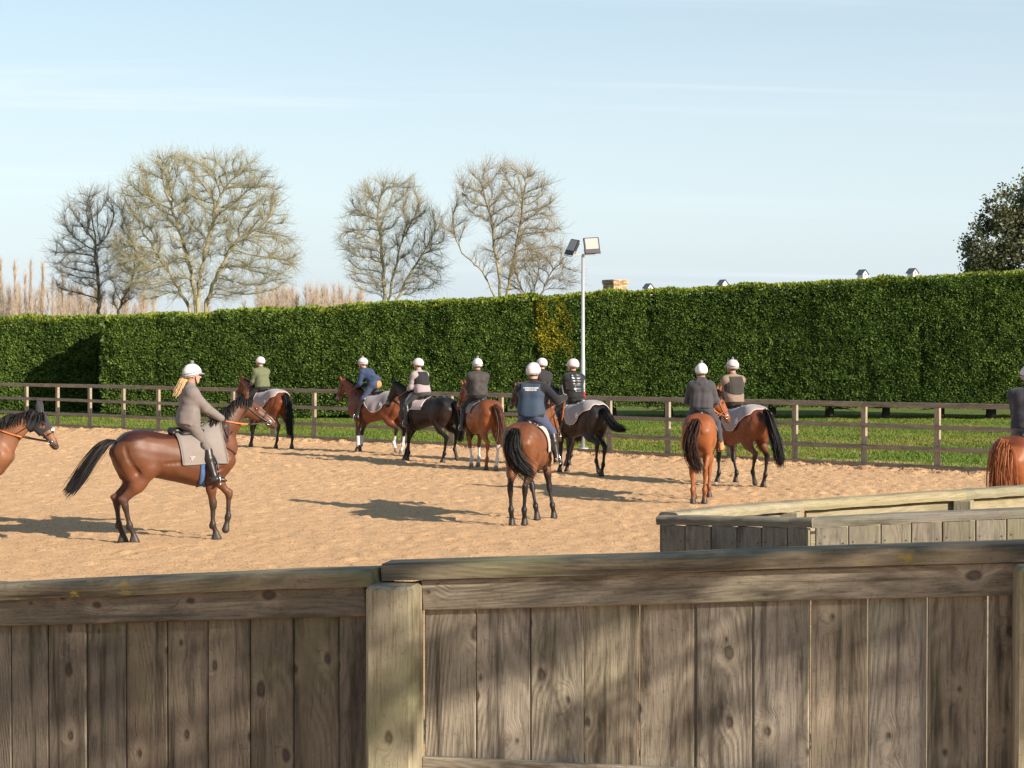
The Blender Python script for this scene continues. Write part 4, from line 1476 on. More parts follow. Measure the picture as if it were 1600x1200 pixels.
def vent(x, y, Y, label, sc_=0.85):
    p = px(x, y, Y)
    root = empty('ridge_vent', (p[0], Y + 0.0, p[2]), R(-58))
    tag(root, label, 'roof vent', 'white gabled vents along the stable ridges')
    a, b_, h, rh = .17 * sc_, .22 * sc_, .40 * sc_, .16 * sc_
    mb = MB()
    mb.add([(-b_, -a, -.25), (b_, -a, -.25), (b_, a, -.25), (-b_, a, -.25), (-b_, -a, h * .55), (b_, -a, h * .55), (b_, a, h * .55), (-b_, a, h * .55), (-b_, 0, h * .55 + rh), (b_, 0, h * .55 + rh)],
           [(0, 1, 5, 4), (2, 3, 7, 6), (1, 2, 6, 9, 5), (3, 0, 4, 8, 7)])
    mb.build('vent_box', M_WPAINT, root)
    mb = MB()
    for s in (-1, 1):
        mb.add([(-b_ - .05, s * (a + .07), h * .55 - .06), (b_ + .05, s * (a + .07), h * .55 - .06), (b_ + .05, 0, h * .55 + rh + .03), (-b_ - .05, 0, h * .55 + rh + .03),
                (-b_ - .05, s * (a + .07), h * .55 - .025), (b_ + .05, s * (a + .07), h * .55 - .025), (b_ + .05, 0, h * .55 + rh + .065), (-b_ - .05, 0, h * .55 + rh + .065)],
               [(0, 1, 2, 3), (4, 5, 6, 7), (0, 1, 5, 4), (1, 2, 6, 5), (3, 0, 4, 7)])
    mb.build('vent_roof', M_SLATE, root)
    mb = MB()
    mb.tube([(b_ + .002, 0, h * .45), (b_ + .006, 0, h * .45)], .05 * sc_, 10)
    mb.build('vent_hole', M_LAMPBODY, root)


vent(1013, 455, 86, 'white gabled vent on the stable ridge, nearest the chimney')
vent(1129, 449, 86, 'white gabled vent above the hedge, second from the chimney')
vent(1347, 434, 85, 'white gabled vent above the hedge, larger one left of the end vent', 0.9)
vent(1425, 432, 85, 'white gabled vent above the hedge, closest to the evergreen tree', 0.9)

# chimney stack, brick by brick courses
Yc = 95
cp = px(961, 438, Yc)
ch = empty('chimney_stack', (cp[0], Yc, 2.3), R(35))
tag(ch, 'square yellow brick chimney stack rising over the hedge right of the floodlight', 'chimney')
mb = MB(); mb.box((0, 0, (cp[2] - 2.3) / 2 - .03), (.92, .92, cp[2] - 2.3 - .02)); mb.build('mortar_core', M_MORTAR, ch)
Vs, Fs, Cs = [], [], []
o = 0
nc = int((cp[2] - 2.3) / .085)
for k in range(nc):
    z = cp[2] - 2.3 - .04 - k * .085
    ov = .05 if k < 2 else (.025 if k == 2 else 0)
    for sd_ in range(4):
        M = Matrix.Rotation(sd_ * math.pi / 2, 3, 'Z')
        hw = .475 + ov
        x = -hw + (.0 if k % 2 else -.115)
        while x < hw - .02:
            xa, xb = max(x, -hw), min(x + .22, hw)
            if xb - xa > .03:
                m = MB(); m.box(((xa + xb) / 2, -hw + .045 + random.uniform(-.004, .004), z), (xb - xa - .012, .09, .073), bev=0)
                V = [tuple(M @ Vector(v)) for v in m.V]
                c = random.choice([(0.42, 0.29, 0.15), (0.50, 0.36, 0.19), (0.36, 0.23, 0.12), (0.55, 0.42, 0.25), (0.30, 0.18, 0.10)])
                Vs += V; Fs += [tuple(i + o for i in f) for f in m.F]; Cs += [c] * 8; o += 8
            x += .23
me = np_mesh('bricks', Vs, Fs, False, np.array(Cs))
tag(link('bricks', me, M_BRICK, ch), kind='stuff')
mb = MB(); mb.box((0, 0, cp[2] - 2.3 + .005), (1.0, 1.0, .03)); mb.build('flaunching', M_MORTAR, ch)
mb = MB(); mb.box((0, 0, -1.18), (.95, .95, 2.34)); mb.build('stack_base', M_MORTAR, ch)

# ------------------------------------------------------------------ horses
TS = np.array([  # x, top, bottom, half width
    (-0.88, 1.30, 1.16, .06), (-0.84, 1.40, 1.06, .15), (-0.77, 1.475, .98, .24), (-0.66, 1.535, .94, .28), (-0.50, 1.575, .93, .292), (-0.32, 1.555, .925, .27),
    (-0.14, 1.51, .885, .275), (0.05, 1.49, .84, .283), (0.22, 1.505, .80, .272), (0.36, 1.565, .785, .25), (0.47, 1.60, .80, .235), (0.58, 1.56, .84, .225),
    (0.68, 1.47, .90, .205), (0.76, 1.37, .99, .16), (0.81, 1.26, 1.07, .08)])
TX = np.linspace(-0.9, 0.83, 160)
_c = catmull(TS, 400)
TZT, TZB, TW = (np.interp(TX, _c[:, 0], _c[:, i]) for i in (1, 2, 3))

LEGS = {  # joint positions (x, z) from hip / elbow down to the toe
    'h_rest': [(-.60, 1.27), (-.45, .97), (-.80, .58), (-.775, .25), (-.70, .045)],
    'h_back': [(-.60, 1.25), (-.55, .93), (-.985, .62), (-1.085, .30), (-1.05, .06)],
    'h_fwd': [(-.60, 1.27), (-.38, .99), (-.60, .55), (-.485, .24), (-.39, .045)],
    'h_swing': [(-.60, 1.27), (-.37, .98), (-.73, .62), (-.63, .30), (-.70, .10)],
    'h_lift': [(-.60, 1.27), (-.42, .97), (-.85, .66), (-.80, .33), (-.88, .13)],
    'h_under': [(-.60, 1.27), (-.43, .98), (-.74, .57), (-.665, .245), (-.58, .045)],
    'f_rest': [(.62, 1.22), (.45, .93), (.50, .50), (.50, .215), (.57, .045)],
    'f_back': [(.60, 1.22), (.44, .93), (.37, .50), (.255, .22), (.30, .05)],
    'f_fwd': [(.64, 1.22), (.50, .94), (.73, .555), (.835, .25), (.92, .055)],
    'f_swing': [(.62, 1.22), (.50, .95), (.71, .60), (.63, .30), (.545, .12)],
    'f_near': [(.62, 1.22), (.47, .93), (.58, .50), (.60, .215), (.67, .045)],
}
BONES = []
HORSE_N = 0


def build_horse(spec):
    """one horse with its tack. Local axes: x forward, y to the horse's left, z up"""
    res = spec.get('res', .018)
    poll = np.array([spec.get('px', 1.12), spec.get('py', 0.0), spec.get('pz', 1.82)])
    yaw = R(spec.get('yaw', 0.0)); hp = R(spec.get('pitch', 48))
    fwd = np.array([math.cos(yaw), math.sin(yaw), 0]); z = np.array([0, 0, 1.0])
    hd = fwd * math.cos(hp) - z * math.sin(hp)
    hu = fwd * math.sin(hp) + z * math.cos(hp)
    hl = np.array([-math.sin(yaw), math.cos(yaw), 0])
    mx = max(1.1, poll[0] + hd[0] * .62 + .2); my = max(.5, abs(poll[1] + hd[1] * .62) + .2)
    f = Field((-1.25, -my, -.04), (mx, my, poll[2] + .32), res)

    def torso(X, Y, Z):
        x = X[:, 0, 0]
        zt = np.interp(x, TX, TZT)[:, None, None]; zb = np.interp(x, TX, TZB)[:, None, None]; w = np.interp(x, TX, TW)[:, None, None]
        zc = zb + (zt - zb) * .46
        t = np.where(Z > zc, (Z - zc) / (zt - zc), (zc - Z) / (zc - zb))
        wd = smooth(.25, .6, x)[:, None, None]                          # narrower ridge over the withers
        p = np.where(Z > zc, 2.25 - .55 * wd, 2.35)
        u = np.abs(Y) / w
        rho = (u ** p + t ** p + 1e-9) ** (1 / p)
        d = (rho - 1) * np.minimum(w, (zt - zb) / 2) * .9
        return np.where((X < -.88) | (X > .815), np.maximum(d, .03), d)
    f.put((-.92, -.36, .7), (.86, .36, 1.7), torso, .02)
    ya = (0, 1, 0)
    LG = {}
    for key, sy, yy in (('hl', 1, .13), ('hr', -1, .13), ('fl', 1, .135), ('fr', -1, .135)):
        J = LEGS[spec['legs'][key]]
        dy = spec.get('legdy', {}).get(key, 0.0)
        if key[0] == 'h':
            ys = [.13, .165, .115, .10, .095]
            P = [np.array([x, sy * y + dy * k_, zz]) for (x, zz), y, k_ in zip(J, ys, (0, .1, .6, .9, 1.0))]
            f.seg((-.60, sy * .12, 1.33), P[1] + (0, 0, .06), .20, .135, .07, ya, 1.25)      # thigh
            f.seg((-.79, sy * .10, 1.26), (P[1] + P[2]) / 2 + (-.06, -sy * .01, .16), .115, .085, .07)
            f.seg(P[1] + (0.0, 0, .03), P[1] + (P[2] - P[1]) * .45, .125, .098, .05, ya, 1.3)
            f.seg(P[1] + (P[2] - P[1]) * .35, P[2] + (0.015, 0, .05), .095, .05, .05, ya, 1.25)
            hk = (P[2] - P[1]); hk /= np.linalg.norm(hk)
            cn = (P[3] - P[2]); cn /= np.linalg.norm(cn)
            # point of the hock behind the joint with the tendon running up
            bk = P[2] + np.array([-.055, 0, .055])
            f.seg(bk, P[1] + (P[2] - P[1]) * .5 + np.array([-.06, 0, 0]), .022, .028, .03, ya, 1.3)
            f.seg(bk, P[2] + cn * .04, .03, .04, .03)
            f.seg(P[2] - cn * .03, P[2] + cn * .09, .05, .038, .03, ya, 1.2)
            f.seg(P[2] + cn * .05, P[3], .037, .032, .03, ya, 1.25)
        else:
            ys = [.15, .165, .135, .13, .13]
            P = [np.array([x, sy * y + dy * k_, zz]) for (x, zz), y, k_ in zip(J, ys, (0, .1, .55, .9, 1.0))]
            f.seg((.47, sy * .12, 1.40), (.68, sy * .135, 1.12), .11, .12, .07, ya, 1.25)     # shoulder
            f.seg((.68, sy * .13, 1.12), P[1] + (.02, 0, .03), .115, .10, .06, ya, 1.2)
            f.seg(P[1] + (.03, -sy * .01, .04), P[1] + (P[2] - P[1]) * .5, .098, .068, .05, ya, 1.25)
            f.seg(P[1] + (P[2] - P[1]) * .4, P[2], .07, .044, .04, ya, 1.2)
            cn = (P[3] - P[2]); cn /= np.linalg.norm(cn)
            f.seg(P[2] + (.012, 0, .035), P[2] + (.012, 0, -.03), .046, .042, .025)
            f.seg(P[2], P[3], .037, .03, .03, ya, 1.3)
        f.seg(P[3] + (0, 0, .012), P[3] + (-.004, 0, -.012), .042, .040, .022)                  # fetlock
        f.seg(P[3] + (-.03, 0, -.015), P[3] + (-.035, 0, -.05), .022, .012, .02)                # ergot and feather
        pa = P[4] - P[3]; pa /= np.linalg.norm(pa)
        f.seg(P[3], P[4] - pa * .05, .036, .035, .025)
        # hoof, a truncated cone cut flat underneath
        fw = np.array([pa[0], 0, pa[2]])
        toe = P[4]
        grounded = toe[2] < .07
        if grounded:
            f.seg(P[4] - pa * .05, np.array([toe[0], toe[1], .012]), .042, .060, .012)
            f.seg(P[4] - pa * .05 + np.array([-.02, 0, -.01]), np.array([toe[0] - .045, toe[1], .01]), .036, .05, .012)
        else:
            f.seg(P[4] - pa * .05, P[4] + pa * .015, .042, .056, .012)
        LG[key] = P
    # flat soles
    sl, X, Y, Z = f.grid((-1.3, -1, -.1), (1.2, 1, .03))
    f.d[sl] = np.maximum(f.d[sl], .0 - Z + 0 * X + 0 * Y)
    # chest and belly line
    for sy in (1, -1):
        f.seg((.74, sy * .07, 1.10), (.60, sy * .08, .90), .10, .085, .05)
    f.seg((.30, 0, .88), (-.30, 0, 1.0), .12, .10, .05)
    # neck
    N0 = np.array([.52, 0, 1.34]); N2 = poll - hd * .02 + np.array([-.02, 0, -.05])
    N1 = N0 + (N2 - N0) * np.array([.52, .38, .50]) + np.array([0, 0, .02])
    l1 = nrm(np.array([-(N1 - N0)[1], (N1 - N0)[0], 0]) + np.array([0, 1e-4, 0])); l2 = nrm(np.array([-(N2 - N1)[1], (N2 - N1)[0], 0]) + np.array([0, 1e-4, 0]))
    f.seg(N0 + (0, 0, -.04), N1 + (0, 0, -.02), .255, .175, .07, l1, 1.85)
    f.seg(N1, N2, .172, .112, .06, l2, 1.75)
    f.seg((.60, 0, 1.18), (.74, 0, 1.30), .19, .16, .07, ya, 1.3)
    f.seg(N0 + (-.02, 0, .18), N1 + (-.05, 0, .12), .05, .04, .06)
    # head
    f.seg(poll + hd * .0, poll + hd * .13 - hu * .03, .088, .105, .04, hl, 1.45)
    f.seg(poll + hd * .13 - hu * .055, poll + hd * .24 - hu * .05, .088, .075, .04, hl, 1.6)         # jowl
    f.seg(poll + hd * .08 + hu * .045, poll + hd * .34 + hu * .015, .058, .052, .03, hl, 1.0)      # forehead and nose
    f.seg(poll + hd * .22 - hu * .02, poll + hd * .46 - hu * .012, .082, .058, .04, hl, 1.35)
    f.seg(poll + hd * .44 + hu * .0, poll + hd * .545 - hu * .012, .056, .050, .03, hl, 1.12)         # muzzle
    f.seg(poll + hd * .49 - hu * .05, poll + hd * .54 - hu * .045, .030, .024, .02)                 # lower lip
    for sy in (1, -1):
        f.seg(poll + hd * .165 + hu * .035 + hl * sy * .062, poll + hd * .20 + hu * .022 + hl * sy * .066, .021, .019, .018)  # eye socket
        f.seg(poll + hd * .23 - hu * .0 + hl * sy * .055, poll + hd * .38 - hu * .005 + hl * sy * .038, .013, .008, .02)   # face crest
        f.ell(poll + hd * .555 + hu * .012 + hl * sy * .034, (.017, .012, .017), -.008)
        e0 = poll - hd * .015 + hu * .07 + hl * sy * .045
        ed = nrm(hu * .62 - hd * .55 + hl * sy * .25 + z * .5 + fwd * spec.get('earf', .1))
        f.seg(e0, e0 + ed * .07, .034, .031, .02, hl, 1.25)
        f.seg(e0 + ed * .06, e0 + ed * .155, .031, .008, .01, hl, 1.3)
        f.seg(e0 + ed * .05 + fwd * .03 - hl * 0, e0 + ed * .12 + fwd * .02, .013, .006, -.008)
    # ribs and muscle relief, a ripple in the surface
    # grooves between the muscles
    for sy in (1, -1):
        for line_, rr_, kk in (([(-.76, 1.36), (-.72, 1.2), (-.62, 1.04), (-.56, .96)], .002, .06),
                               ([(.50, 1.52), (.56, 1.35), (.70, 1.16)], .006, .05), ([(.46, 1.12), (.38, 1.0), (.37, .86)], .012, .05), ([(.62, 1.02), (.52, .98), (.46, 1.06)], .008, .04),
                               ([(.30, 1.22), (.05, 1.12), (-.2, 1.1)], .004, .05)):
            L_ = catmull([(a, 0, b) for a, b in line_], 9)
            hit = f.ray(L_ + np.array([0, sy * .5, 0]), np.repeat(np.array([[0, -sy, 0.0]]), 9, 0), .5, 0.0, 90)
            for a, b in zip(hit[:-1], hit[1:]):
                f.seg(a + (0, sy * .012, 0), b + (0, sy * .012, 0), rr_, rr_, -kk)
    sl, X, Y, Z = f.grid((-.9, -.4, .8), (.7, .4, 1.6))
    f.d[sl] += .005 * wob(X, Y, Z, 8.0, spec['seed']) + .002 * wob(X, Y, Z, 22.0, spec['seed'] + 7)
    V, Q = f.mesh()
    # ---- coat colour
    c = spec['coat']
    base, upper, points = (np.array(v) for v in (c['base'], c['upper'], c['points']))
    x, y, zc = V[:, 0], V[:, 1], V[:, 2]
    nn = wob(x, y, zc, 5.0, spec['seed'] + 2) * .05
    n2 = wob(x, y, zc, 3.2, spec['seed'] + 9) * .16 + wob(x, y, zc, 11.0, spec['seed'] + 10) * .07
    line = c.get('line', 1.36)
    sharp = c.get('sharp', .12)
    mtop = smooth(line - sharp, line + sharp, zc + nn + .06 * np.sin(x * 4.0)) * (x < .75)
    C = base[None] * (1 - mtop[:, None]) + upper[None] * mtop[:, None]
    C *= (1 + .5 * nn + n2)[:, None]
    leg = smooth(c.get('leg_hi', .82), c.get('leg_lo', .58), zc + nn * 1.2)
    C = C * (1 - leg[:, None]) + points[None] * leg[:, None]
    hx = (V - poll) @ hd; hv = (V - poll) @ hu; hy = (V - poll) @ hl
    isH = (hx > -.03) & (hx < .65) & (np.abs(hv) < .25) & (np.abs(hy) < .16) & (x > .75)
    mz = smooth(.40, .56, hx) * isH * c.get('muz', .8)
    C = C * (1 - mz[:, None]) + np.array(c.get('muzcol', (.018, .014, .013)))[None] * mz[:, None]
    crest = smooth(.55, 1.1, x) * smooth(.03, -.06, (V - N1) @ nrm(np.array([-(N2 - N0)[2], 0, (N2 - N0)[0]])) - .0)
    if c.get('blaze'):
        b = isH & (np.abs(hy) < c['blaze']) & (hv > .02) & (hx > .22) & (hx < .53)
        C[b] = (.72, .68, .66)
    for sy in (1, -1):
        C[np.linalg.norm(V - (poll + hd * .552 + hu * .012 + hl * sy * .036), axis=1) < .021] = (.012, .009, .009)
    C[isH & (np.abs(hv + .040) < .007) & (hx > .43)] *= .3
    earm = (hx < .01) & (hv > .10) & (np.abs(hy) < .18) & (x > .7)
    C[earm & (hv > .15)] *= .45
    for key, P in LG.items():
        d2 = np.minimum(np.linalg.norm(V - P[4], axis=1), np.linalg.norm(V - (P[4] + np.array([-.03, 0, -.02])), axis=1))
        near = np.linalg.norm(V[:, :2] - P[3][:2], axis=1)
        s = c.get('socks', {}).get(key)
        if s:
            cn = P[2] - P[3]; Lc = np.linalg.norm(cn)
            t = ((V - P[3]) @ (cn / Lc)) / Lc
            rad = np.linalg.norm(V - P[3] - np.clip(t, -.2, 1)[:, None] * cn, axis=1)
            m = (rad < .13) & (t < s + nn) & (zc < .62)
            C[m] = (.62, .58, .55)
        m = d2 < .082
        C[m] = (.045, .034, .027) if not s else (.20, .15, .11)
        if not spec['legs'][key].endswith('rest'):
            pass
    root = empty(spec.get('name', 'horse'), spec['loc'], R(90) + R(spec['a']))
    tag(root, spec['label'], 'horse', 'racehorses walking round the sand arena')
    body = link('body', np_mesh('body', V, Q, True, np.clip(C, 0, 1)), M_COAT, root)
    # eyes
    for sy in (1, -1):
        mb = MB()
        ce = poll + hd * .183 + hu * .03 + hl * sy * .078
        n_ = 10
        for i in range(1):
            VV, FF = [], []
            for a in range(7):
                th = math.pi * a / 6
                for b in range(n_):
                    ph = 2 * math.pi * b / n_
                    VV.append(ce + .019 * (math.sin(th) * math.cos(ph) * hd + math.sin(th) * math.sin(ph) * hu * .8 + math.cos(th) * hl * .7))
            for a in range(6):
                for b in range(n_):
                    FF.append((a * n_ + b, a * n_ + (b + 1) % n_, a * n_ + n_ + (b + 1) % n_, a * n_ + n_ + b))
            mb.add(VV, FF)
        mb.build('eye', M_EYE, root, True)
    hair = np.array(c['hair'])
    # mane falling to one side
    ms = spec.get('mane_side', -1)
    crest_pts = catmull([N0 + (-.02, 0, .25), N0 + (N1 - N0) * .55 + (-.06, 0, .235), N1 + (-.085, 0, .165), N1 + (N2 - N1) * .55 + (-.085, 0, .14), poll + hu * .09 - hd * .03, poll + hu * .10 + hd * .06], 60)
    nS = 900
    u = rng.random(nS) * 58
    i0 = u.astype(int); fr = (u - i0)[:, None]
    cp_ = crest_pts[i0] * (1 - fr) + crest_pts[np.minimum(i0 + 1, 59)] * fr
    # sink the roots to the real crest
    top = f.ray(cp_ + np.array([0, 0, .12]), np.repeat(np.array([[0, 0, -1.0]]), nS, 0), .35, 0.0, 70)
    lm = spec.get('mane_len', .17)
    T = np.linspace(0, 1, 7)
    ln = lm * (0.5 + .7 * rng.random(nS)) * np.where(u > 50, .7, 1.0)
    sd = ms * (.75 + .35 * rng.random(nS)); sd = np.where(rng.random(nS) < .15, -sd * .4, sd)
    bk_ = rng.normal(size=nS) * .25 - .15
    nl2 = l2[None]
    Pm = top[:, None] + np.stack([bk_[:, None] * ln[:, None] * T, sd[:, None] * np.sin(T * 1.4) * ln[:, None] * .62, (.10 * np.sin(T * 2.2) - T ** 1.7 * .95) * ln[:, None] + .006], -1)
    cc = hair[None] * (.6 + .9 * rng.random((nS, 1)))
    link('mane', ribbon_mesh(Pm, .017 * (1 - T * .75), 'mane', np.repeat(cc, 14, 0)), M_HAIR, root)
    # tail
    tp = catmull(spec['tail'], 16)
    nS = 1000
    tt = np.linspace(0, 1, 16)
    sp = spec.get('tail_w', .068) * np.interp(tt, [0, .12, .4, .75, 1], [.18, .36, .8, 1.0, .95])
    offs = rng.normal(size=(nS, 3)) * .55
    wv = np.sin(tt[None] * rng.uniform(2, 6, (nS, 1)) + rng.uniform(0, 6, (nS, 1))) * tt[None] ** 1.5 * .34
    ln = .78 + .24 * rng.random(nS)
    Pt = np.zeros((nS, 16, 3))
    for a in range(3):
        Pt[:, :, a] = np.stack([np.interp(tt * l_, tt, tp[:, a]) for l_ in ln]) + (offs[:, a:a + 1] + wv * (1 if a < 2 else .4)) * sp[None]
    cc = hair[None] * (.75 + .5 * rng.random((nS, 1)))
    tcol = np.array(c.get('tail_top', c['hair']))
    CT_ = cc[:, None, :] * np.ones((1, 16, 1)); blend = smooth(.30, .0, tt)[None, :, None]
    CT_ = CT_ * (1 - blend) + (tcol[None, None] * (.7 + .6 * rng.random((nS, 1, 1)))) * blend
    rm = ribbon_mesh(Pt, .010 * (1 - tt * .5), 'tail', np.repeat(CT_.reshape(-1, 3), 2, 0))
    tl = link('tail', rm, M_HAIR, root)
    mb = MB(); mb.tube(tp, np.maximum(.006, sp * .62 * np.interp(tt, [0, .8, 1], [1, .8, .05])), 10)
    V_ = np.array([tuple(v) for v in mb.V])
    quads = [q for q in mb.F if len(q) == 4]
    core = link('dock', np_mesh('dock', V_, quads, True, np.repeat((hair[None] * .8 * (1 - blend[0]) + tcol[None] * .8 * blend[0]), 10, 0)), M_HAIR, tl)

    # ---------------- tack
    def ring(cen, u_, v_, wax, width, off, name, mat, par, a0=0, a1=360, n=40, thick=.005, rmax=.5):
        an = np.radians(np.linspace(a0, a1, n))
        D = np.cos(an)[:, None] * u_[None] + np.sin(an)[:, None] * v_[None]
        rows = []
        for s in (-.5, .5):
            O = np.repeat((np.array(cen) + wax * width * s)[None], n, 0) + D * rmax
            hit = f.ray(O, -D, rmax, off, 120)
            rows.append(hit)
        A, B = rows
        V = np.concatenate([A, B, B + D * thick, A + D * thick])
        F = []
        for i in range(n - 1):
            for k in range(4):
                F.append((k * n + i, k * n + i + 1, ((k + 1) % 4) * n + i + 1, ((k + 1) % 4) * n + i))
        return link(name, np_mesh(name, V, F, True), mat, par)

    bridle = empty('bridle', (0, 0, 0)); bridle.parent = root
    W_ = .018
    bl = spec.get('bridle', M_LEATHER)
    ring(poll + hd * .085 - hu * .02, hu, hl, hd * .9 + hu * .3, W_, .004, 'headpiece', bl, bridle)
    ring(poll + hd * .345 - hu * .01, hu, hl, hd, W_ * 1.2, .004, 'noseband', spec.get('noseband', bl), bridle)
    for sy in (1, -1):
        ts = np.linspace(.09, .46, 16)
        O = poll[None] + hd[None] * ts[:, None] - hu[None] * (.01 + .03 * np.sin(ts * 6))[:, None]
        rows = [f.ray(O + hl[None] * sy * .2 + hu * s * W_, np.repeat((-hl * sy)[None], 16, 0), .2, .005, 80) for s in (-.5, .5)]
        V = np.concatenate([rows[0], rows[1], rows[1] + hl * sy * .005, rows[0] + hl * sy * .005])
        F = [(k * 16 + i, k * 16 + i + 1, ((k + 1) % 4) * 16 + i + 1, ((k + 1) % 4) * 16 + i) for i in range(15) for k in range(4)]
        link('cheek_strap', np_mesh('cheek_strap', V, F, True), bl, bridle)
        bitp = f.ray((poll + hd * .455 - hu * .028 + hl * sy * .2)[None], (-hl * sy)[None], .2, .008, 60)[0]
        mb = MB()
        rg = [bitp + (hd * math.cos(a) + hu * math.sin(a)) * .03 + hl * sy * .004 for a in np.linspace(0, 6.283, 13)]
        mb.tube(rg, .006, 6, caps=False)
        mb.build('bit_ring', M_METAL, bridle, True)
        LG['bit%d' % sy] = bitp
    if spec.get('blaze_band'):
        mb = MB()
        for k in range(4):
            q = poll + hd * .31 + hu * .09 + hl * (k - 1.5) * .022
            mb.box(q, (.03, .03, .03))
        mb.build('sheepskin_noseband', M_WHITE, bridle)
    # hands of the rider, used by the reins
    S = spec['rider']
    seat = np.array([S.get('sx', .17), 0, S.get('sz', 1.585)])
    hands = S['hands']
    reins = empty('reins', (0, 0, 0)); reins.parent = root
    gm = spec.get('grip', M_ORANGE)
    for sy, hnd in zip((1, -1), hands):
        b = LG['bit%d' % sy]; h_ = np.array(hnd, float)
        side_n = f.ray(np.array([[(b[0] + h_[0]) / 2, (b[1] + h_[1]) / 2 + sy * .45, (b[2] + h_[2]) / 2 - .02]]), np.array([[0, -sy, 0.0]]), .45, .012, 60)[0]
        mid = (b + h_) / 2 + np.array([0, 0, -.035])
        if abs(side_n[1]) < .40 and abs(side_n[1]) > abs(mid[1]): mid[1] = side_n[1]
        pth = catmull([b, mid, h_], 14)
        srf = f.ray(np.stack([pth[:, 0], np.full(14, sy * .5), pth[:, 2]], 1), np.repeat(np.array([[0, -sy, 0.0]]), 14, 0), .5, .016, 90)
        for k in range(1, 13):
            if abs(srf[k, 1]) > abs(pth[k, 1]) and abs(srf[k, 1]) < .40 and abs(srf[k, 1]) > .02: pth[k, 1] = srf[k, 1]
        for nm_, m_, sl_ in (('rein', bl, slice(0, 7)), ('rein_grip', gm, slice(6, 14))):
            pp = pth[sl_]
            pp = np.vstack([pp[:1], (pp[:-2] + 2 * pp[1:-1] + pp[2:]) / 4, pp[-1:]])
            mb = MB(); mb.tube(pp, .009 if nm_ == 'rein' else .011, 6)
            mb.build(nm_, m_, reins, True)
    lp = catmull([np.array(hands[0]) + (-.01, 0, -.03), (hands[0][0] + .06, .12, hands[0][2] - .22), (hands[0][0] + .08, 0.02, hands[0][2] - .26), (hands[1][0] + .06, -.14, hands[1][2] - .22), np.array(hands[1]) + (-.01, 0, -.03)], 16)
    mb = MB(); mb.tube(lp, .008, 5); mb.build('rein_loop', bl, reins, True)
    # girth, saddle, cloth
    girth = ring(np.array([.34, 0, 1.15]), np.array([0, 0, -1.0]), np.array([0, 1.0, 0]), np.array([1.0, 0, .08]), .085, .007, 'girth', spec.get('girth', M_LEATHER), root, -118, 118, 50, .008, .6)

    def drape(xs, angs, off, fold, hang_k=1.0, shape=None):
        """cloth over the back: xs along the horse, angs degrees from the top, both sides"""
        X_, A_ = np.meshgrid(xs, angs, indexing='ij')
        if shape is not None: X_, A_ = shape(X_, A_)
        an = np.radians(A_)
        cz = 1.20
        D = np.stack([np.zeros_like(an), np.sin(an), np.cos(an)], -1)
        O = np.stack([X_, np.zeros_like(an), np.full_like(an, cz)], -1) + D * .62
        H = f.ray(O, -D, .6, off, 110)
        # below the widest point the cloth hangs straight
        m = len(angs) // 2
        for rngi in (range(m, len(angs)), range(m, -1, -1)):
            best = np.zeros(len(xs))
            for j in rngi:
                best = np.maximum(best * .995, np.abs(H[:, j, 1]))
                H[:, j, 1] = np.sign(H[:, j, 1] + 1e-9) * best
        H = H + D * fold(X_, A_)[..., None]
        return H, D

    def cloth_obj(name, H, D, mat, par, t=.008, drop=None):
        n, m, _ = H.shape
        V = np.concatenate([H.reshape(-1, 3) + D.reshape(-1, 3) * t, H.reshape(-1, 3)])
        F = []
        N = n * m
        for i in range(n - 1):
            for j in range(m - 1):
                a = i * m + j
                F.append((a, a + m, a + m + 1, a + 1)); F.append((N + a, N + a + 1, N + a + m + 1, N + a + m))
        for i in range(n - 1):
            for j in (0, m - 1):
                a = i * m + j
                F.append((a, a + m, N + a + m, N + a))
        for j in range(m - 1):
            for i in (0, n - 1):
                a = i * m + j
                F.append((a, a + 1, N + a + 1, N + a))
        return link(name, np_mesh(name, V, F, True), mat, par)
    sdm = spec['seed']
    if spec.get('pad', True):
        xs = np.linspace(-.03, .62, 16) if not spec.get('small_pad') else np.linspace(-.12, .52, 14)
        an = np.linspace(-112, 112, 41) if not spec.get('small_pad') else np.linspace(-80, 80, 33)
        H, D = drape(xs, an, .010, lambda a, b: .004 + .006 * np.sin(a * 9 + b * .03) * (np.abs(b) / 110), shape=lambda a, b: (a + .07 * (np.abs(b) / 110), b))
        pad = cloth_obj('saddle_cloth', H, D, spec.get('pad_mat', M_PAD), root)
        if spec.get('piped', True):
            mb = MB()
            for side_ in (0, len(an) - 1):
                pp = list(H[:, side_] + D[:, side_] * .008)
                mb.tube(pp, .007, 5)
            mb.tube(list(H[0] + D[0] * .008), .008, 5); mb.tube(list(H[-1] + D[-1] * .008), .007, 5)
            mb.build('cloth_binding', M_PAD, pad, True)
    if spec.get('rug'):
        xs = np.linspace(0, 1, 24); an = np.linspace(-1, 1, 45)

        def shp(a, b):
            # rounded quarter sheet: short over the tail, long behind the rider's leg
            ab = np.abs(b)
            x0 = -.76 + .36 * smooth(.5, 1.0, ab)
            x1 = .22 - .05 * ab - .10 * smooth(.7, 1.0, ab)
            lim = 112 * np.sqrt(np.clip(1 - ((a - .55) / .66) ** 2 * .55, .2, 1))
            return x0 + (x1 - x0) * a, b * lim
        r1 = np.random.default_rng(sdm)
        ph = r1.uniform(0, 6, 4)
        H, D = drape(xs, an, .014, lambda a, b: .012 + .013 * np.sin(a * 11 + b * .035 + ph[0]) * (np.abs(b) / 90) + .008 * np.sin(a * 23 - b * .06 + ph[1]) * (np.abs(b) / 90) ** 2, shape=shp)
        rug = cloth_obj('rug', H, D, M_RUG, root)
        mb = MB()
        for j in (0, len(an) - 1):
            mb.tube(list(H[:, j] + D[:, j] * .007), .009, 5)
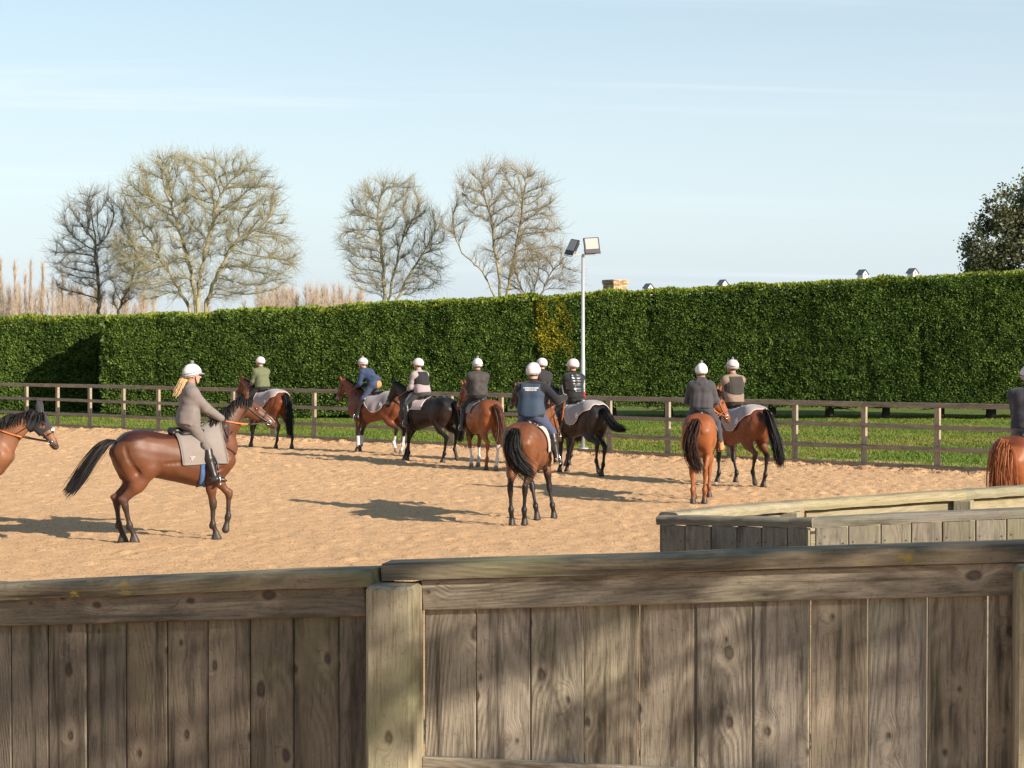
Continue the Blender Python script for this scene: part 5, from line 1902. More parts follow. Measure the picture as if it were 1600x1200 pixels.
        mb.tube(list(H[0] + D[0] * .007), .010, 5); mb.tube(list(H[-1] + D[-1] * .007), .009, 5)
        mb.build('rug_binding', M_WHITE if spec.get('rug') == 'white' else M_PINKB, rug, True)
        # round crest near the lower back corner, both sides
        for sy in (1, -1):
            jc = int((len(an) - 1) * (.5 + .345 * sy)); ic = 7
            c0 = H[ic, jc] + D[ic, jc] * .012; n0 = D[ic, jc]
            tx = H[ic + 1, jc] - H[ic, jc]; tx -= n0 * (tx @ n0); tx = nrm(tx); ty = np.cross(n0, tx)
            VV, FF = [], []
            K = 20
            for k in range(K):
                a = 2 * math.pi * k / K
                for rr_ in (.052, .066):
                    VV.append(c0 + (tx * math.cos(a) + ty * math.sin(a)) * rr_)
            for k in range(K):
                FF.append((2 * k, 2 * k + 1, (2 * k + 3) % (2 * K), (2 * k + 2) % (2 * K)))
            o_ = len(VV)
            # pale device inside the ring: arched neck shape
            dev = [(-.03, -.035), (.022, -.035), (.014, -.005), (.03, -.008), (.034, .008), (.012, .034), (-.004, .038), (-.024, .016)]
            VV += [c0 + n0 * .001 + tx * u_ + ty * v_ for u_, v_ in dev]
            mb = MB(); mb.add(VV, FF + [tuple(o_ + k for k in range(8))])
            mb.build('crest', M_WHITE, rug)
    if spec.get('pad_logo'):
        sy = -1
        jc = np.array([[.17, sy * .8, 1.17]])
        c0 = f.ray(jc, np.array([[0, -sy, 0.0]]), .75, .026, 120)[0]
        mb = MB()
        for (u_, v_, w_, h_, rt) in ((-.02, .022, .03, .007, .6), (-.005, .02, .028, .007, -.5), (.02, .02, .035, .012, .1), (-.012, -.008, .03, .007, .9), (.0, -.012, .007, .04, .2), (.012, .002, .024, .007, .4), (-.03, -.03, .022, .008, .7)):
            M = Euler((0, rt, 0)).to_matrix()
            mb.box(c0 + np.array([u_, 0, v_]), (w_, .003, h_), M)
        mb.build('stitched_badge', M_PINK, pad)
    # saddle
    sf = Field((-.20, -.33, 1.1), (.62, .33, 1.85), .016)
    sx = seat[0]
    zb_ = lambda q: float(np.interp(q, TX, TZT))
    sf.seg((sx - .26, 0, zb_(sx - .26) + .055), (sx - .02, 0, zb_(sx) + .04), .045, .045, .03)
    sf.seg((sx - .24, .09, zb_(sx - .2) + .03), (sx - .24, -.09, zb_(sx - .2) + .03), .04, .04, .04)
    sf.seg((sx - .02, 0, zb_(sx) + .035), (sx + .20, 0, zb_(sx + .2) + .055), .05, .035, .03)
    for sy in (1, -1):
        sf.seg((sx - .1, sy * .10, zb_(sx) - .0), (sx + .16, sy * .12, zb_(sx + .1) - .01), .05, .045, .04)
        hp_ = f.ray(np.array([[sx + .16, sy * .5, 1.32]]), np.array([[0, -sy, 0.0]]), .5, .018, 60)[0]
        sf.seg((sx + .12, sy * .14, zb_(sx + .1) - .04), hp_, .05, .07, .05, (0, 1, 0), 4.0)
    Vs_, Qs_ = sf.mesh()
    sad = link('saddle', np_mesh('saddle', Vs_, Qs_, True), M_LEATHER, root)
    # breastgirth straps
    if spec.get('breast'):
        pts = [(.45, -.30, 1.38), (.62, -.30, 1.33), (.76, -.2, 1.26), (.84, -.06, 1.20)]
        for sy in (-1, 1):
            pp = catmull([(a, b * -sy, c_) for a, b, c_ in pts], 14)
            hit = f.ray(np.stack([pp[:, 0] + .0, np.sign(pp[:, 1]) * .5, pp[:, 2]], 1), np.stack([np.zeros(14), -np.sign(pp[:, 1]), np.zeros(14)], 1), .5, .008, 100)
            mb = MB(); mb.tube(list(hit), .010, 5); mb.build('breast_strap', M_LEATHER, root, True)
        mb = MB(); mb.tube(catmull([(.83, 0, 1.20), (.78, 0, 1.0), (.6, 0, .86), (.4, 0, .79)], 10), .009, 5); mb.build('breast_strap', M_LEATHER, root, True)
    if spec.get('hood'):
        xs = np.linspace(-.01, .29, 26); n_ = 48
        an = np.linspace(0, 2 * math.pi, n_)
        VV = np.zeros((len(xs), n_, 3))
        D = np.cos(an)[:, None] * hu[None] + np.sin(an)[:, None] * hl[None]
        for i, t_ in enumerate(xs):
            O = np.repeat((poll + hd * t_ - hu * .05)[None], n_, 0)
            hh_ = f.ray(O + D * .26, -D, .26, .010, 90)
            dd_ = np.minimum(np.linalg.norm(hh_ - O, axis=1), .172 - .05 * np.clip(.06 - t_, 0, .06) / .06)
            VV[i] = O + D * (dd_ + .004)[:, None]
        F = []
        for i in range(len(xs) - 1):
            for k in range(n_ - 1):
                cq = (VV[i, k] + VV[i + 1, k + 1]) / 2
                ex = (cq - poll) @ hd - .20; eu = (cq - poll) @ hu - .012; el = abs((cq - poll) @ hl)
                if (ex / .042) ** 2 + (eu / .038) ** 2 < 1 and el > .05: continue
                F.append((i * n_ + k, (i + 1) * n_ + k, (i + 1) * n_ + k + 1, i * n_ + k + 1))
        hood = link('hood', np_mesh('hood', VV.reshape(-1, 3), F, True), M_BLACKCLOTH, root)
        for sy in (1, -1):
            e0 = poll - hd * .015 + hu * .06 + hl * sy * .045
            ed = nrm(hu * .62 - hd * .55 + hl * sy * .25 + z * .5 + fwd * spec.get('earf', .1))
            mb = MB(); mb.tube([e0, e0 + ed * .05, e0 + ed * .10, e0 + ed * .17, e0 + ed * .185], [.05, .046, .04, .016, .004], 10)
            mb.build('ear_cover', M_BLACKCLOTH, hood, True)
    if spec.get('wraps'):
        for key in spec['wraps']:
            P = LG[key]
            mb = MB(); mb.tube([P[2] + (P[3] - P[2]) * t_ for t_ in np.linspace(.18, .98, 9)] + [P[3] + (P[4] - P[3]) * .25], [.041, .046, .047, .046, .046, .045, .045, .048, .05, .045], 14)
            mb.build('leg_bandage', M_WRAP, root, True)
    # stirrups
    for sy, ft in zip((1, -1), S['feet']):
        ft = np.array(ft, float)
        lea = catmull([(sx + .16, sy * .19, zb_(sx + .1) - .05), (ft[0] + .02 * 1, ft[1] + sy * .0 - sy * .035, ft[2] + .30), (ft[0] + .035, ft[1], ft[2] + .16)], 8)
        st = empty('stirrup', (0, 0, 0)); st.parent = root
        mb = MB(); mb.tube(lea, .012, 5); mb.build('leather', M_LEATHER, st, True)
        mb = MB()
        fx = ft[0] + .05; zz = ft[2] - .02
        mb.tube([(fx, ft[1] - .055, zz), (fx, ft[1] - .058, zz + .05), (fx - .005, ft[1] - .035, zz + .12), (fx - .01, ft[1], zz + .155), (fx - .005, ft[1] + .035, zz + .12), (fx, ft[1] + .058, zz + .05), (fx, ft[1] + .055, zz)], .008, 6)
        mb.box((fx, ft[1], zz - .004), (.045, .12, .012), bev=.003)
        mb.build('iron', M_METAL, st, True)
    return root, seat, hands


M_PINKB = plain('pale_rug_binding', (0.55, 0.44, 0.41), 0.85)

# ------------------------------------------------------------------ riders
def ik(a, b, l1, l2, pole):
    a, b, pole = map(lambda v: np.array(v, float), (a, b, pole))
    d = b - a; L = np.linalg.norm(d)
    L2 = min(L, (l1 + l2) * .995)
    u = d / L
    if L > L2: b = a + u * L2; L = L2
    x = (l1 * l1 - l2 * l2 + L * L) / (2 * L)
    h = math.sqrt(max(0, l1 * l1 - x * x))
    p = pole - u * (pole @ u); p /= np.linalg.norm(p) + 1e-9
    return a + u * x + p * h, b


M_HELMET = plain('helmet_silk', (0.63, 0.555, 0.55), 0.7, var=0.08, scale=30, spec=0.25, bmp=0.5, bscale=45, bdist=0.006)
M_POMPOM = plain('grey_pompom', (0.20, 0.185, 0.19), 0.95, var=0.2, scale=60)
M_BAND = plain('black_helmet_trim', (0.02, 0.02, 0.022), 0.4)
M_BAND2 = plain('grey_helmet_trim', (0.22, 0.21, 0.23), 0.5)
_CM = {}


def cloth_mat(name, c, rough=0.85, spec=0.3, bmp=0.35, bs=240, quilt=0, coat=0.0):
    if name in _CM: return _CM[name]
    g = new_mat(name)
    tc = g.n('ShaderNodeTexCoord').outputs['Object']
    f = g.noise(tc, 16.0, 4.0)
    cc = g.mix(f, tuple(v * .82 for v in c), tuple(min(1, v * 1.15) for v in c))
    g.put(g.p.inputs['Roughness'], rough)
    g.put(g.p.inputs['Specular IOR Level'], spec)
    g.put(g.p.inputs['Coat Weight'], coat)
    g.put(g.p.inputs['Sheen Weight'], 0.12 if coat == 0 else 0)
    h = g.m('ADD', g.m('MULTIPLY', g.noise(tc, bs, 2.0), .25), g.noise(tc, 8.0, 5.0, 0.6))
    d = 0.006
    if quilt:
        x, y, z = g.xyz(tc)
        q = g.m('ABSOLUTE', g.m('SINE', g.m('MULTIPLY', y if quilt == 1 else z, 68.0 if quilt == 1 else 40.0)))
        q = g.m('POWER', q, 0.4)
        if quilt == 1:
            q2 = g.m('ABSOLUTE', g.m('SINE', g.m('MULTIPLY', g.m('ADD', z, -.06), 14.0)))
            q = g.m('MULTIPLY', q, g.m('POWER', q2, 0.12))
        h = g.m('ADD', g.m('MULTIPLY', h, .3), q)
        cc = g.mix(g.m('MULTIPLY', g.m('SUBTRACT', 1.0, q), .6), cc, tuple(v * .4 for v in c))
        d = 0.012
    g.put(g.p.inputs['Base Color'], cc)
    bump(g, h, bmp if not quilt else .8, d)
    _CM[name] = g.mat
    return g.mat


def build_rider(spec, hroot, seat, hands):
    S = spec['rider']
    fine = S.get('res', .011)
    lean = R(S.get('lean', 6)); side = R(S.get('side', 0))
    H = seat + np.array([0, 0, .105 + S.get('stand', 0)])
    sd = np.array([math.sin(lean), math.sin(side), math.cos(lean)]); sd /= np.linalg.norm(sd)
    ch = H + sd * .30; tl = S.get('tl', .97); neckb = H + sd * .49 * tl
    yaw = R(S.get('yaw', 0)); hpit = R(S.get('hpitch', 0))
    hf = np.array([math.cos(yaw) * math.cos(hpit), math.sin(yaw) * math.cos(hpit), -math.sin(hpit)])
    hl = np.array([-math.sin(yaw), math.cos(yaw), 0]); hup = np.cross(hf, hl)
    hc = neckb + sd * .055 + np.array([.035, 0, .108])
    shw = S.get('shw', .195)
    ly = np.array([0, 1.0, 0])
    sh = [neckb - sd * .085 + ly * shw, neckb - sd * .085 - ly * shw]
    hip = [H + ly * .09 + np.array([.02, 0, -.02]), H - ly * .09 + np.array([.02, 0, -.02])]
    feet = [np.array(v, float) for v in S['feet']]
    arms, legs = [], []
    for i, sy in enumerate((1, -1)):
        pole = S.get('elbow', (-.6, .55, -.6))
        el, hn = ik(sh[i], hands[i], .30, .27, (pole[0], pole[1] * sy, pole[2]))
        arms.append((sh[i], el, hn))
        an = feet[i] + np.array([-.02, 0, .085])
        kn, an = ik(hip[i], an, .43, .41, (1.0, sy * .35, .25))
        legs.append((hip[i], kn, an))
    allp = np.array([p for a in arms + legs for p in a] + feet + [hc])
    lo, hi = allp.min(0) - .22, allp.max(0) + .22

    def torso(f, g_, k=.05):
        xa = (1, 0, 0)
        f.seg(H + ly * .07, H - ly * .07, .118 + g_, .118 + g_, k, sd, .9)
        f.seg(H + np.array([-.04, .06, -.02]), H + np.array([-.04, -.06, -.02]), .10 + g_, .10 + g_, k)
        for sy in (1, -1):
            f.seg(H + ly * sy * .055 + sd * .05, ch + ly * sy * .07, .095 + g_, .105 + g_, k)
            f.seg(ch + ly * sy * .07, neckb - sd * .10 + ly * sy * .09, .105 + g_, .085 + g_, k)
            f.seg(neckb - sd * .06 + ly * sy * .03, neckb - sd * .095 + ly * sy * (shw - .02), .06 + g_, .066 + g_, k)

    def arm(f, g_, k=.03, upto=1.0):
        for (a, b, c) in arms:
            f.seg(a, b, .056 + g_, .045 + g_, k)
            f.seg(b, b + (c - b) * upto, .046 + g_, .031 + g_, k)

    def leg(f, g_, k=.04, to=1.0):
        for i, (a, b, c) in enumerate(legs):
            f.seg(a + (-.02, 0, .0), b, .095 + g_, .060 + g_, k)
            m = b + (c - b) * .35 + nrm(np.array([-.6, 0, -.2])) * .012
            f.seg(b, m if to > .4 else b + (c - b) * .14, .058 + g_, .056 + g_, k)
            if to > .4: f.seg(m, b + (c - b) * to, .056 + g_, .04 + g_, k)

    root = empty('person', (0, 0, 0))
    root.location = hroot.location; root.rotation_euler = hroot.rotation_euler
    tag(root, S['label'], 'rider', 'exercise riders in pale helmets')
    # ------ body
    f = Field(lo, hi, fine * 1.15)
    torso(f, -.014); arm(f, -.008, upto=1.02); leg(f, -.012)
    for i, sy in enumerate((1, -1)):
        f.seg(feet[i] + (-.06, 0, .05), feet[i] + (.13, sy * .02, .03), .032, .026, .02)
    f.seg(neckb - sd * .04, hc + np.array([-.02, 0, -.05]), .058, .054, .03)
    f.ell(hc + hup * .02 - hf * .01, (.098, .076, .108), .02, (hf, hl, hup))
    f.seg(hc + hf * .045 - hup * .03, hc + hf * .055 - hup * .085, .052, .036, .03, hl, 1.0)
    f.seg(hc - hup * .06 + hl * .03, hc + hf * .05 - hup * .085, .04, .032, .02)
    f.seg(hc - hup * .06 - hl * .03, hc + hf * .05 - hup * .085, .04, .032, .02)
    f.seg(hc + hf * .095 + hup * .005, hc + hf * .112 - hup * .03, .010, .015, .012)                  # nose
    f.seg(hc + hf * .096 - hup * .057 + hl * .016, hc + hf * .096 - hup * .057 - hl * .016, .008, .008, .01)   # lips
    for sy in (1, -1):
        f.ell(hc + hf * .088 + hup * .012 + hl * sy * .033, (.012, .017, .010), -.008, (hf, hl, hup))
        f.ell(hc - hf * .012 - hup * .012 + hl * sy * .08, (.022, .010, .032), .008, (hf, hl, hup))
    V, Q = f.mesh()
    skin = np.array(S.get('skin', (.50, .27, .19)))
    C = np.repeat(skin[None], len(V), 0)
    r_ = V - hc
    lip = (np.linalg.norm(V - (hc + hf * .100 - hup * .057), axis=1) < .022)
    C[lip] *= np.array([.85, .55, .55])
    hairc = np.array(S.get('hair', (.06, .035, .02)))
    hm = ((r_ @ hf) < .0) & ((r_ @ hup) > -.06) & (np.abs(r_ @ hl) < .075) & (np.linalg.norm(r_, axis=1) < .2)
    C[hm] = hairc
    body = link('body', np_mesh('body', V, Q, True, C), M_SKIN, root)
    for sy in (1, -1):
        mb = MB(); ce = hc + hf * .083 + hup * .012 + hl * sy * .033
        mb.tube([ce - hf * .008, ce, ce + hf * .006, ce + hf * .008], [.010, .012, .008, .002], 8)
        mb.build('eye', M_EYE, root, True)
    # ------ hands: palm, four fingers, thumb closed round the rein
    gl = S.get('gloves', (0.018, 0.017, 0.018))
    for i, sy in enumerate((1, -1)):
        a, b, c = arms[i]
        fd = nrm(c - b)
        inn = np.array([0, -sy, 0.0]); inn = nrm(inn - fd * (inn @ fd))
        dn = np.cross(fd, inn) * sy
        if dn[2] > 0: dn = -dn
        hfld = Field(c - .17, c + .17, .0065)
        wr = c - fd * .03
        hfld.seg(wr - fd * .03, wr + fd * .03, .027, .030, .02)
        pal = c + fd * .03
        hfld.seg(pal + dn * .028, pal - dn * .028, .022, .022, .02)
        for k in range(4):
            kb = c + fd * (.052 + .004 * (1.5 - abs(k - 1.2))) + dn * (-.032 + .021 * k)
            ln = (.040, .045, .042, .034)[k]
            p1 = kb + fd * ln * .72 + inn * .018
            p2 = p1 + inn * ln * .85 - fd * .012
            p3 = p2 - fd * ln * .75
            hfld.seg(kb - fd * .02, p1, .0105, .0098, .006)
            hfld.seg(p1, p2, .0098, .009, .004)
            hfld.seg(p2, p3, .009, .0078, .004)
        tb = c + fd * .012 - dn * .034 + inn * .012
        t1 = tb + fd * .032 - dn * .012 + inn * .016
        t2 = t1 + fd * .026 + inn * .014 + dn * .008
        hfld.seg(tb, t1, .013, .011, .008); hfld.seg(t1, t2, .011, .009, .004)
        Vh, Qh = hfld.mesh()
        gcol = gl if not (isinstance(gl, dict)) else gl[i]
        col_ = skin if gcol is None else np.array(gcol)
        link('hand' if gcol is None else 'glove', np_mesh('hand', Vh, Qh, True, np.repeat(col_[None], len(Vh), 0)), M_SKIN, root)
    # ------ breeches
    f = Field(lo, hi, fine)
    sl, X, Y, Z = f.grid(lo, hi)
    f.seg(H + ly * .07, H - ly * .07, .128, .128, .05, sd, .9)
    f.seg(H + np.array([-.045, .06, -.02]), H + np.array([-.045, -.06, -.02]), .108, .108, .05)
    f.seg(H + ly * .05, H + sd * .12 + ly * .05, .10, .10, .05); f.seg(H - ly * .05, H + sd * .12 - ly * .05, .10, .10, .05)
    leg(f, .004, to=(.15 if S.get('long_boots', True) else .97))
    f.d += (.0035 * wob(X, Y, Z, 26.0, spec['seed'] + 5)).astype(np.float32)
    V, Q = f.mesh()
    br = link('breeches', np_mesh('breeches', V, Q, True), S['breeches'], root)
    if S.get('seat_patch') is not None:
        ts = np.linspace(-1, 1, 11)
        A_, B_ = np.meshgrid(ts, ts, indexing='ij')
        k = np.sqrt(np.clip(1 - .5 * B_ ** 2, 0, 1)); A2 = A_ * k; B2 = B_ * np.sqrt(1 - .5 * A_ ** 2)
        O = H[None, None] + np.array([-.5, 0, -.03]) + ly * (A2 * .095)[..., None] + np.array([0, 0, 1.0]) * (B2 * .10)[..., None]
        hit = f.ray(O, np.repeat(np.repeat(np.array([[[1.0, 0, .0]]]), 11, 0), 11, 1), .55, .004, 160)
        F_ = [(i * 11 + j, i * 11 + j + 1, i * 11 + 12 + j, i * 11 + 11 + j) for i in range(10) for j in range(10)]
        link('seat_patch', np_mesh('seat_patch', hit.reshape(-1, 3), F_, True), S['seat_patch'], br)
    # ------ boots
    for i, sy in enumerate((1, -1)):
        a, b, c = legs[i]
        f = Field(np.minimum(b, c) - .26, np.maximum(b, c) + .26, fine)
        ft = feet[i]
        t0 = .09 if S.get('long_boots', True) else .74
        m = b + (c - b) * .38 + np.array([-.012, 0, 0])
        if t0 < .3: f.seg(b + (c - b) * t0, m, .068, .069, .02)
        f.seg(m if t0 < .3 else b + (c - b) * t0, c, .067 if t0 < .3 else .052, .046, .02)
        f.seg(c, ft + (-.045, 0, .045), .046, .042, .02)
        f.seg(ft + (-.05, 0, .035), ft + (.09, sy * .02, .035), .040, .036, .02)
        f.seg(ft + (.06, sy * .015, .03), ft + (.125, sy * .025, .022), .040, .030, .02, (0, 0, 1), 1.2)
        f.seg(ft + (-.065, 0, .018), ft + (-.065, 0, .0), .034, .036, .008)
        # flat sole
        X, Y, Z = f.xyz()
        f.d = np.maximum(f.d, (ft[2] + .0 - Z) + 0 * X + 0 * Y).astype(np.float32)
        V, Q = f.mesh()
        link('boot', np_mesh('boot', V, Q, True), S.get('boots', M_LEATHER), root)
    # ------ jacket
    f = Field(lo, hi, fine)
    bk_ = S.get('bulk', .027)
    torso(f, bk_, .05); arm(f, .012 + bk_ * .35, .04, .97)
    f.seg(H + np.array([-.01, .05, .10]), H + np.array([-.01, -.05, .10]), .108 + bk_, .108 + bk_, .06)
    f.seg(neckb - sd * .06, neckb + sd * .035 + np.array([.008, 0, 0]), .075, .064, .03)               # collar
    if S.get('hoody'):
        f.seg(neckb - sd * .02 + np.array([-.07, .06, 0]), neckb - sd * .02 + np.array([-.07, -.06, 0]), .05, .05, .03)
        f.seg(neckb - sd * .06 + np.array([-.085, 0, 0]), neckb - sd * .10 + np.array([-.09, 0, 0]), .055, .03, .03)
        f.seg(neckb + sd * .04 + np.array([-.05, .05, 0]), neckb + sd * .04 + np.array([-.05, -.05, 0]), .04, .04, .03)
    sl, X, Y, Z = f.grid(lo, hi)
    fold = .009 * wob(X, Y, Z, 20.0, spec['seed']) + .002 * np.sin(46 * (Z + .35 * X * np.sign(math.sin(spec['seed']))) + 9 * Y + 3 * wob(X, Y, Z, 8.0, spec['seed'] + 1))
    f.d += (fold * smooth(H[2] + .46, H[2] + .1, Z)).astype(np.float32)
    hem = (X - H[0]) * sd[0] + (Y - H[1]) * sd[1] + (Z - H[2]) * sd[2]
    near_arm = (np.abs(Y) > .20) | (X > H[0] + .17 + (Z - H[2]) * math.tan(lean))
    f.d = np.where(near_arm, f.d, np.maximum(f.d, -.005 * np.ones_like(f.d) - hem + S.get('hem', -.05))).astype(np.float32)
    V, Q = f.mesh()
    jk = link('jacket', np_mesh('jacket', V, Q, True), S['jacket'], root)
    jf = f
    if S.get('vest') is not None:
        f = Field(lo, hi, fine)
        torso(f, bk_ + .016, .05)
        f.seg(H + np.array([-.01, .05, .10]), H + np.array([-.01, -.05, .10]), .124 + bk_, .124 + bk_, .06)
        X, Y, Z = f.xyz()
        hem = (X - H[0]) * sd[0] + (Y - H[1]) * sd[1] + (Z - H[2]) * sd[2]
        rnd = S.get('vest_hem', .09)
        f.d = np.maximum(np.maximum(f.d, rnd + .9 * np.maximum(0, np.abs(Y) - .07) ** 1.3 - hem), np.maximum(hem - .455, np.abs(Y) - .155 - .12 * np.clip((.36 - hem) / .10, 0, 1))).astype(np.float32)
        V, Q = f.mesh()
        vs = link('vest', np_mesh('vest', V, Q, True), S['vest'], root)
        jf = f
    if S.get('print'):
        # two short rows of white lettering across the shoulders, too small in the photograph to spell out
        rows = [(.372, [.016, .02, .014, .02, .018, .02, .016, .02, .018]), (.338, [.02, .016, .02, .018, .02, .012, .02])]
        VV, FF = [], []
        for hz, ws in rows:
            tot = sum(ws) + .006 * (len(ws) - 1)
            u = -tot / 2
            for k, w in enumerate(ws):
                hh = .024
                strokes = [(0, .30, 0, 1), (0.0, 1, 1 - .26, 1), (.7, 1, .0 if k % 2 else .5, 1), (0, 1, 0, .26)] if k % 3 else [(0, .32, 0, 1), (.0, 1, .38, .62), (.66, 1, 0, 1)]
                for (a, b, c, d) in strokes:
                    o = len(VV)
                    for (p, q) in ((a, c), (b, c), (b, d), (a, d)):
                        VV.append((-(u + p * w) * 1.12, hz + q * hh)); 
                    FF.append((o, o + 1, o + 2, o + 3))
                u += w + .006
        VV = np.array(VV)
        O = H[None] + sd[None] * VV[:, 1:2] + ly[None] * VV[:, 0:1]
        bkd = nrm(np.array([sd[2], 0, -sd[0]]))
        hit = jf.ray(O - bkd * .4, np.repeat(bkd[None], len(O), 0), .42, .004, 160)
        link('back_print', np_mesh('back_print', hit, FF, False), M_WHITE, root)
    if S.get('shoulder_mark'):
        O = np.array([[-.5, 0, 0]]) + H[None] + sd[None] * np.array([[.40], [.40], [.30], [.30]]) + ly[None] * np.array([[.035], [.02], [.0], [.015]])
        hit = jf.ray(O, np.repeat(np.array([[1.0, 0, -.25]]), 4, 0), .8, .004, 260)
        link('back_print', np_mesh('back_print', hit, [(0, 1, 2, 3)], False), M_WHITE, root)
    # ------ helmet
    hm_ = empty('helmet', (0, 0, 0)); hm_.parent = root
    hmt = S.get('helmet', M_HELMET)
    f = Field(hc - .24, hc + .26, .008)
    f.ell(hc + hup * .035 - hf * .012, (.137, .112, .130), .01, (hf, hl, hup))
    X, Y, Z = f.xyz()
    rx, ry, rz = X - hc[0], Y - hc[1], Z - hc[2]
    hu_ = rx * hup[0] + ry * hup[1] + rz * hup[2]; hx_ = rx * hf[0] + ry * hf[1] + rz * hf[2]
    pl = .012 + .30 * np.maximum(hx_, 0) - .18 * np.minimum(hx_, 0) * -1
    f.d = np.maximum(f.d, (pl * 1.0 - .028 - hu_)).astype(np.float32)
    f.d += (.0015 * wob(X, Y, Z, 40, 3)).astype(np.float32)
    V, Q = f.mesh()
    link('silk_cover', np_mesh('silk_cover', V, Q, True), hmt, hm_)
    # peak
    K = 15
    VV, FF = [], []
    for lv in (0, 1):
        for k in range(K):
            a = R(-62 + 124 * k / (K - 1))
            for t_ in (0, 1, 2):
                rr_ = (1.0, 1.0 + .24 * math.cos(a), 1.0 + .42 * math.cos(a))[t_]
                p = hc + hf * (.130 * math.cos(a) * rr_ - .012) + hl * .108 * math.sin(a) * (1 + .05 * t_) + hup * (.034 + .010 * lv - .012 * t_ * math.cos(a) + .02 * (1 - math.cos(a)) * -1)
                VV.append(p)
    for k in range(K - 1):
        for t_ in (0, 1):
            a = k * 3 + t_; FF.append((a, a + 1, a + 4, a + 3)); b = K * 3 + a; FF.append((b, b + 3, b + 4, b + 1))
        a = k * 3 + 2; FF.append((a, a + K * 3, a + K * 3 + 3, a + 3))
    mb = MB(); mb.add(VV, FF); mb.build('peak', S.get('peak', M_BAND2), hm_, True)
    # band round the brim and chin harness
    an = np.linspace(0, 2 * math.pi, 33)
    rim = [hc + hf * (.137 * math.cos(a) - .012) * 1.0 + hl * .112 * math.sin(a) + hup * (.003 + .135 * max(0, .30 * math.cos(a)) - .020 * max(0, -math.cos(a))) for a in an]
    mb = MB(); mb.tube(rim, .0065, 6, caps=False); mb.build('brim_band', S.get('band', M_BAND2), hm_, True)
    if S.get('stripe'):
        rim2 = [hc + hf * (.139 * math.cos(a) - .012) + hl * .1135 * math.sin(a) + hup * (.040 + .030 * math.cos(a)) for a in an]
        mb = MB(); mb.tube(rim2, .006, 6, caps=False); mb.build('goggle_strap', S.get('strap', M_BAND), hm_, True)
    for sy in (1, -1):
        mb = MB(); mb.tube([hc + hl * sy * .098 + hup * .01, hc + hl * sy * .082 - hup * .06 + hf * .02, hc + hl * sy * .035 - hup * .118 + hf * .05, hc - hup * .128 + hf * .055], .007, 5)
        mb.build('chin_strap', M_BAND, hm_, True)
    if S.get('pompom', True):
        f = Field(hc + hup * .16 - hf * .012 - .06, hc + hup * .16 - hf * .012 + .07, .008)
        f.ell(hc + hup * .185 - hf * .012, (.028, .028, .028), .01)
        X, Y, Z = f.xyz(); f.d += (.006 * wob(X, Y, Z, 120, 4)).astype(np.float32)
        V, Q = f.mesh(); link('pompom', np_mesh('pompom', V, Q, True), M_POMPOM, hm_)
    # ------ hair
    if S.get('ponytail'):
        n_ = 130; T = np.linspace(0, 1, 10)
        p0 = hc - hf * .085 - hup * .055
        path = catmull([p0, p0 - hf * .06 - hup * .02, p0 - hf * .10 - hup * .10, p0 - hf * .155 - hup * .21], 10)
        off = rng.normal(size=(n_, 1, 3)) * .5
        P = path[None] + off * (np.interp(T, [0, .3, 1], [.016, .04, .045]))[None, :, None] + rng.normal(size=(n_, 10, 3)) * .003
        cc = np.array(S['ponytail'])[None] * (.7 + .6 * rng.random((n_, 1)))
        link('ponytail', ribbon_mesh(P, .010 * (1 - T * .6), 'ponytail', np.repeat(cc, 20, 0)), M_HAIR, root)
    return root, hc, arms

# ------------------------------------------------------------------ the string of horses
LEGS['f_swing2'] = [(.64, 1.22), (.55, .95), (.80, .615), (.79, .295), (.755, .125)]
BAY = dict(base=(.15, .05, .018), upper=(.05, .017, .009), points=(.014, .011, .010), hair=(.012, .010, .010))
CHES = dict(base=(.25, .08, .024), upper=(.17, .05, .016), points=(.16, .05, .018), hair=(.16, .055, .022), tail_top=(.26, .085, .03), muz=.35, leg_hi=.5, leg_lo=.2)
BLK = dict(base=(.018, .011, .009), upper=(.007, .006, .006), points=(.006, .005, .005), hair=(.008, .008, .009))


def mk(d, **k):
    d = dict(d); d.update(k); return d


TAIL = [(-.85, 0, 1.42), (-.95, 0, 1.40), (-1.03, 0, 1.2), (-1.05, 0, .85), (-1.02, 0, .58)]
HD = ((.56, .08, 1.72), (.56, -.08, 1.72))
FT = ((.42, .31, .88), (.42, -.31, .88))


def P3(x, y):
    s = (y - 545) / CAM_H
    return ((x - 800) / s, 2700 / s, 0.0)


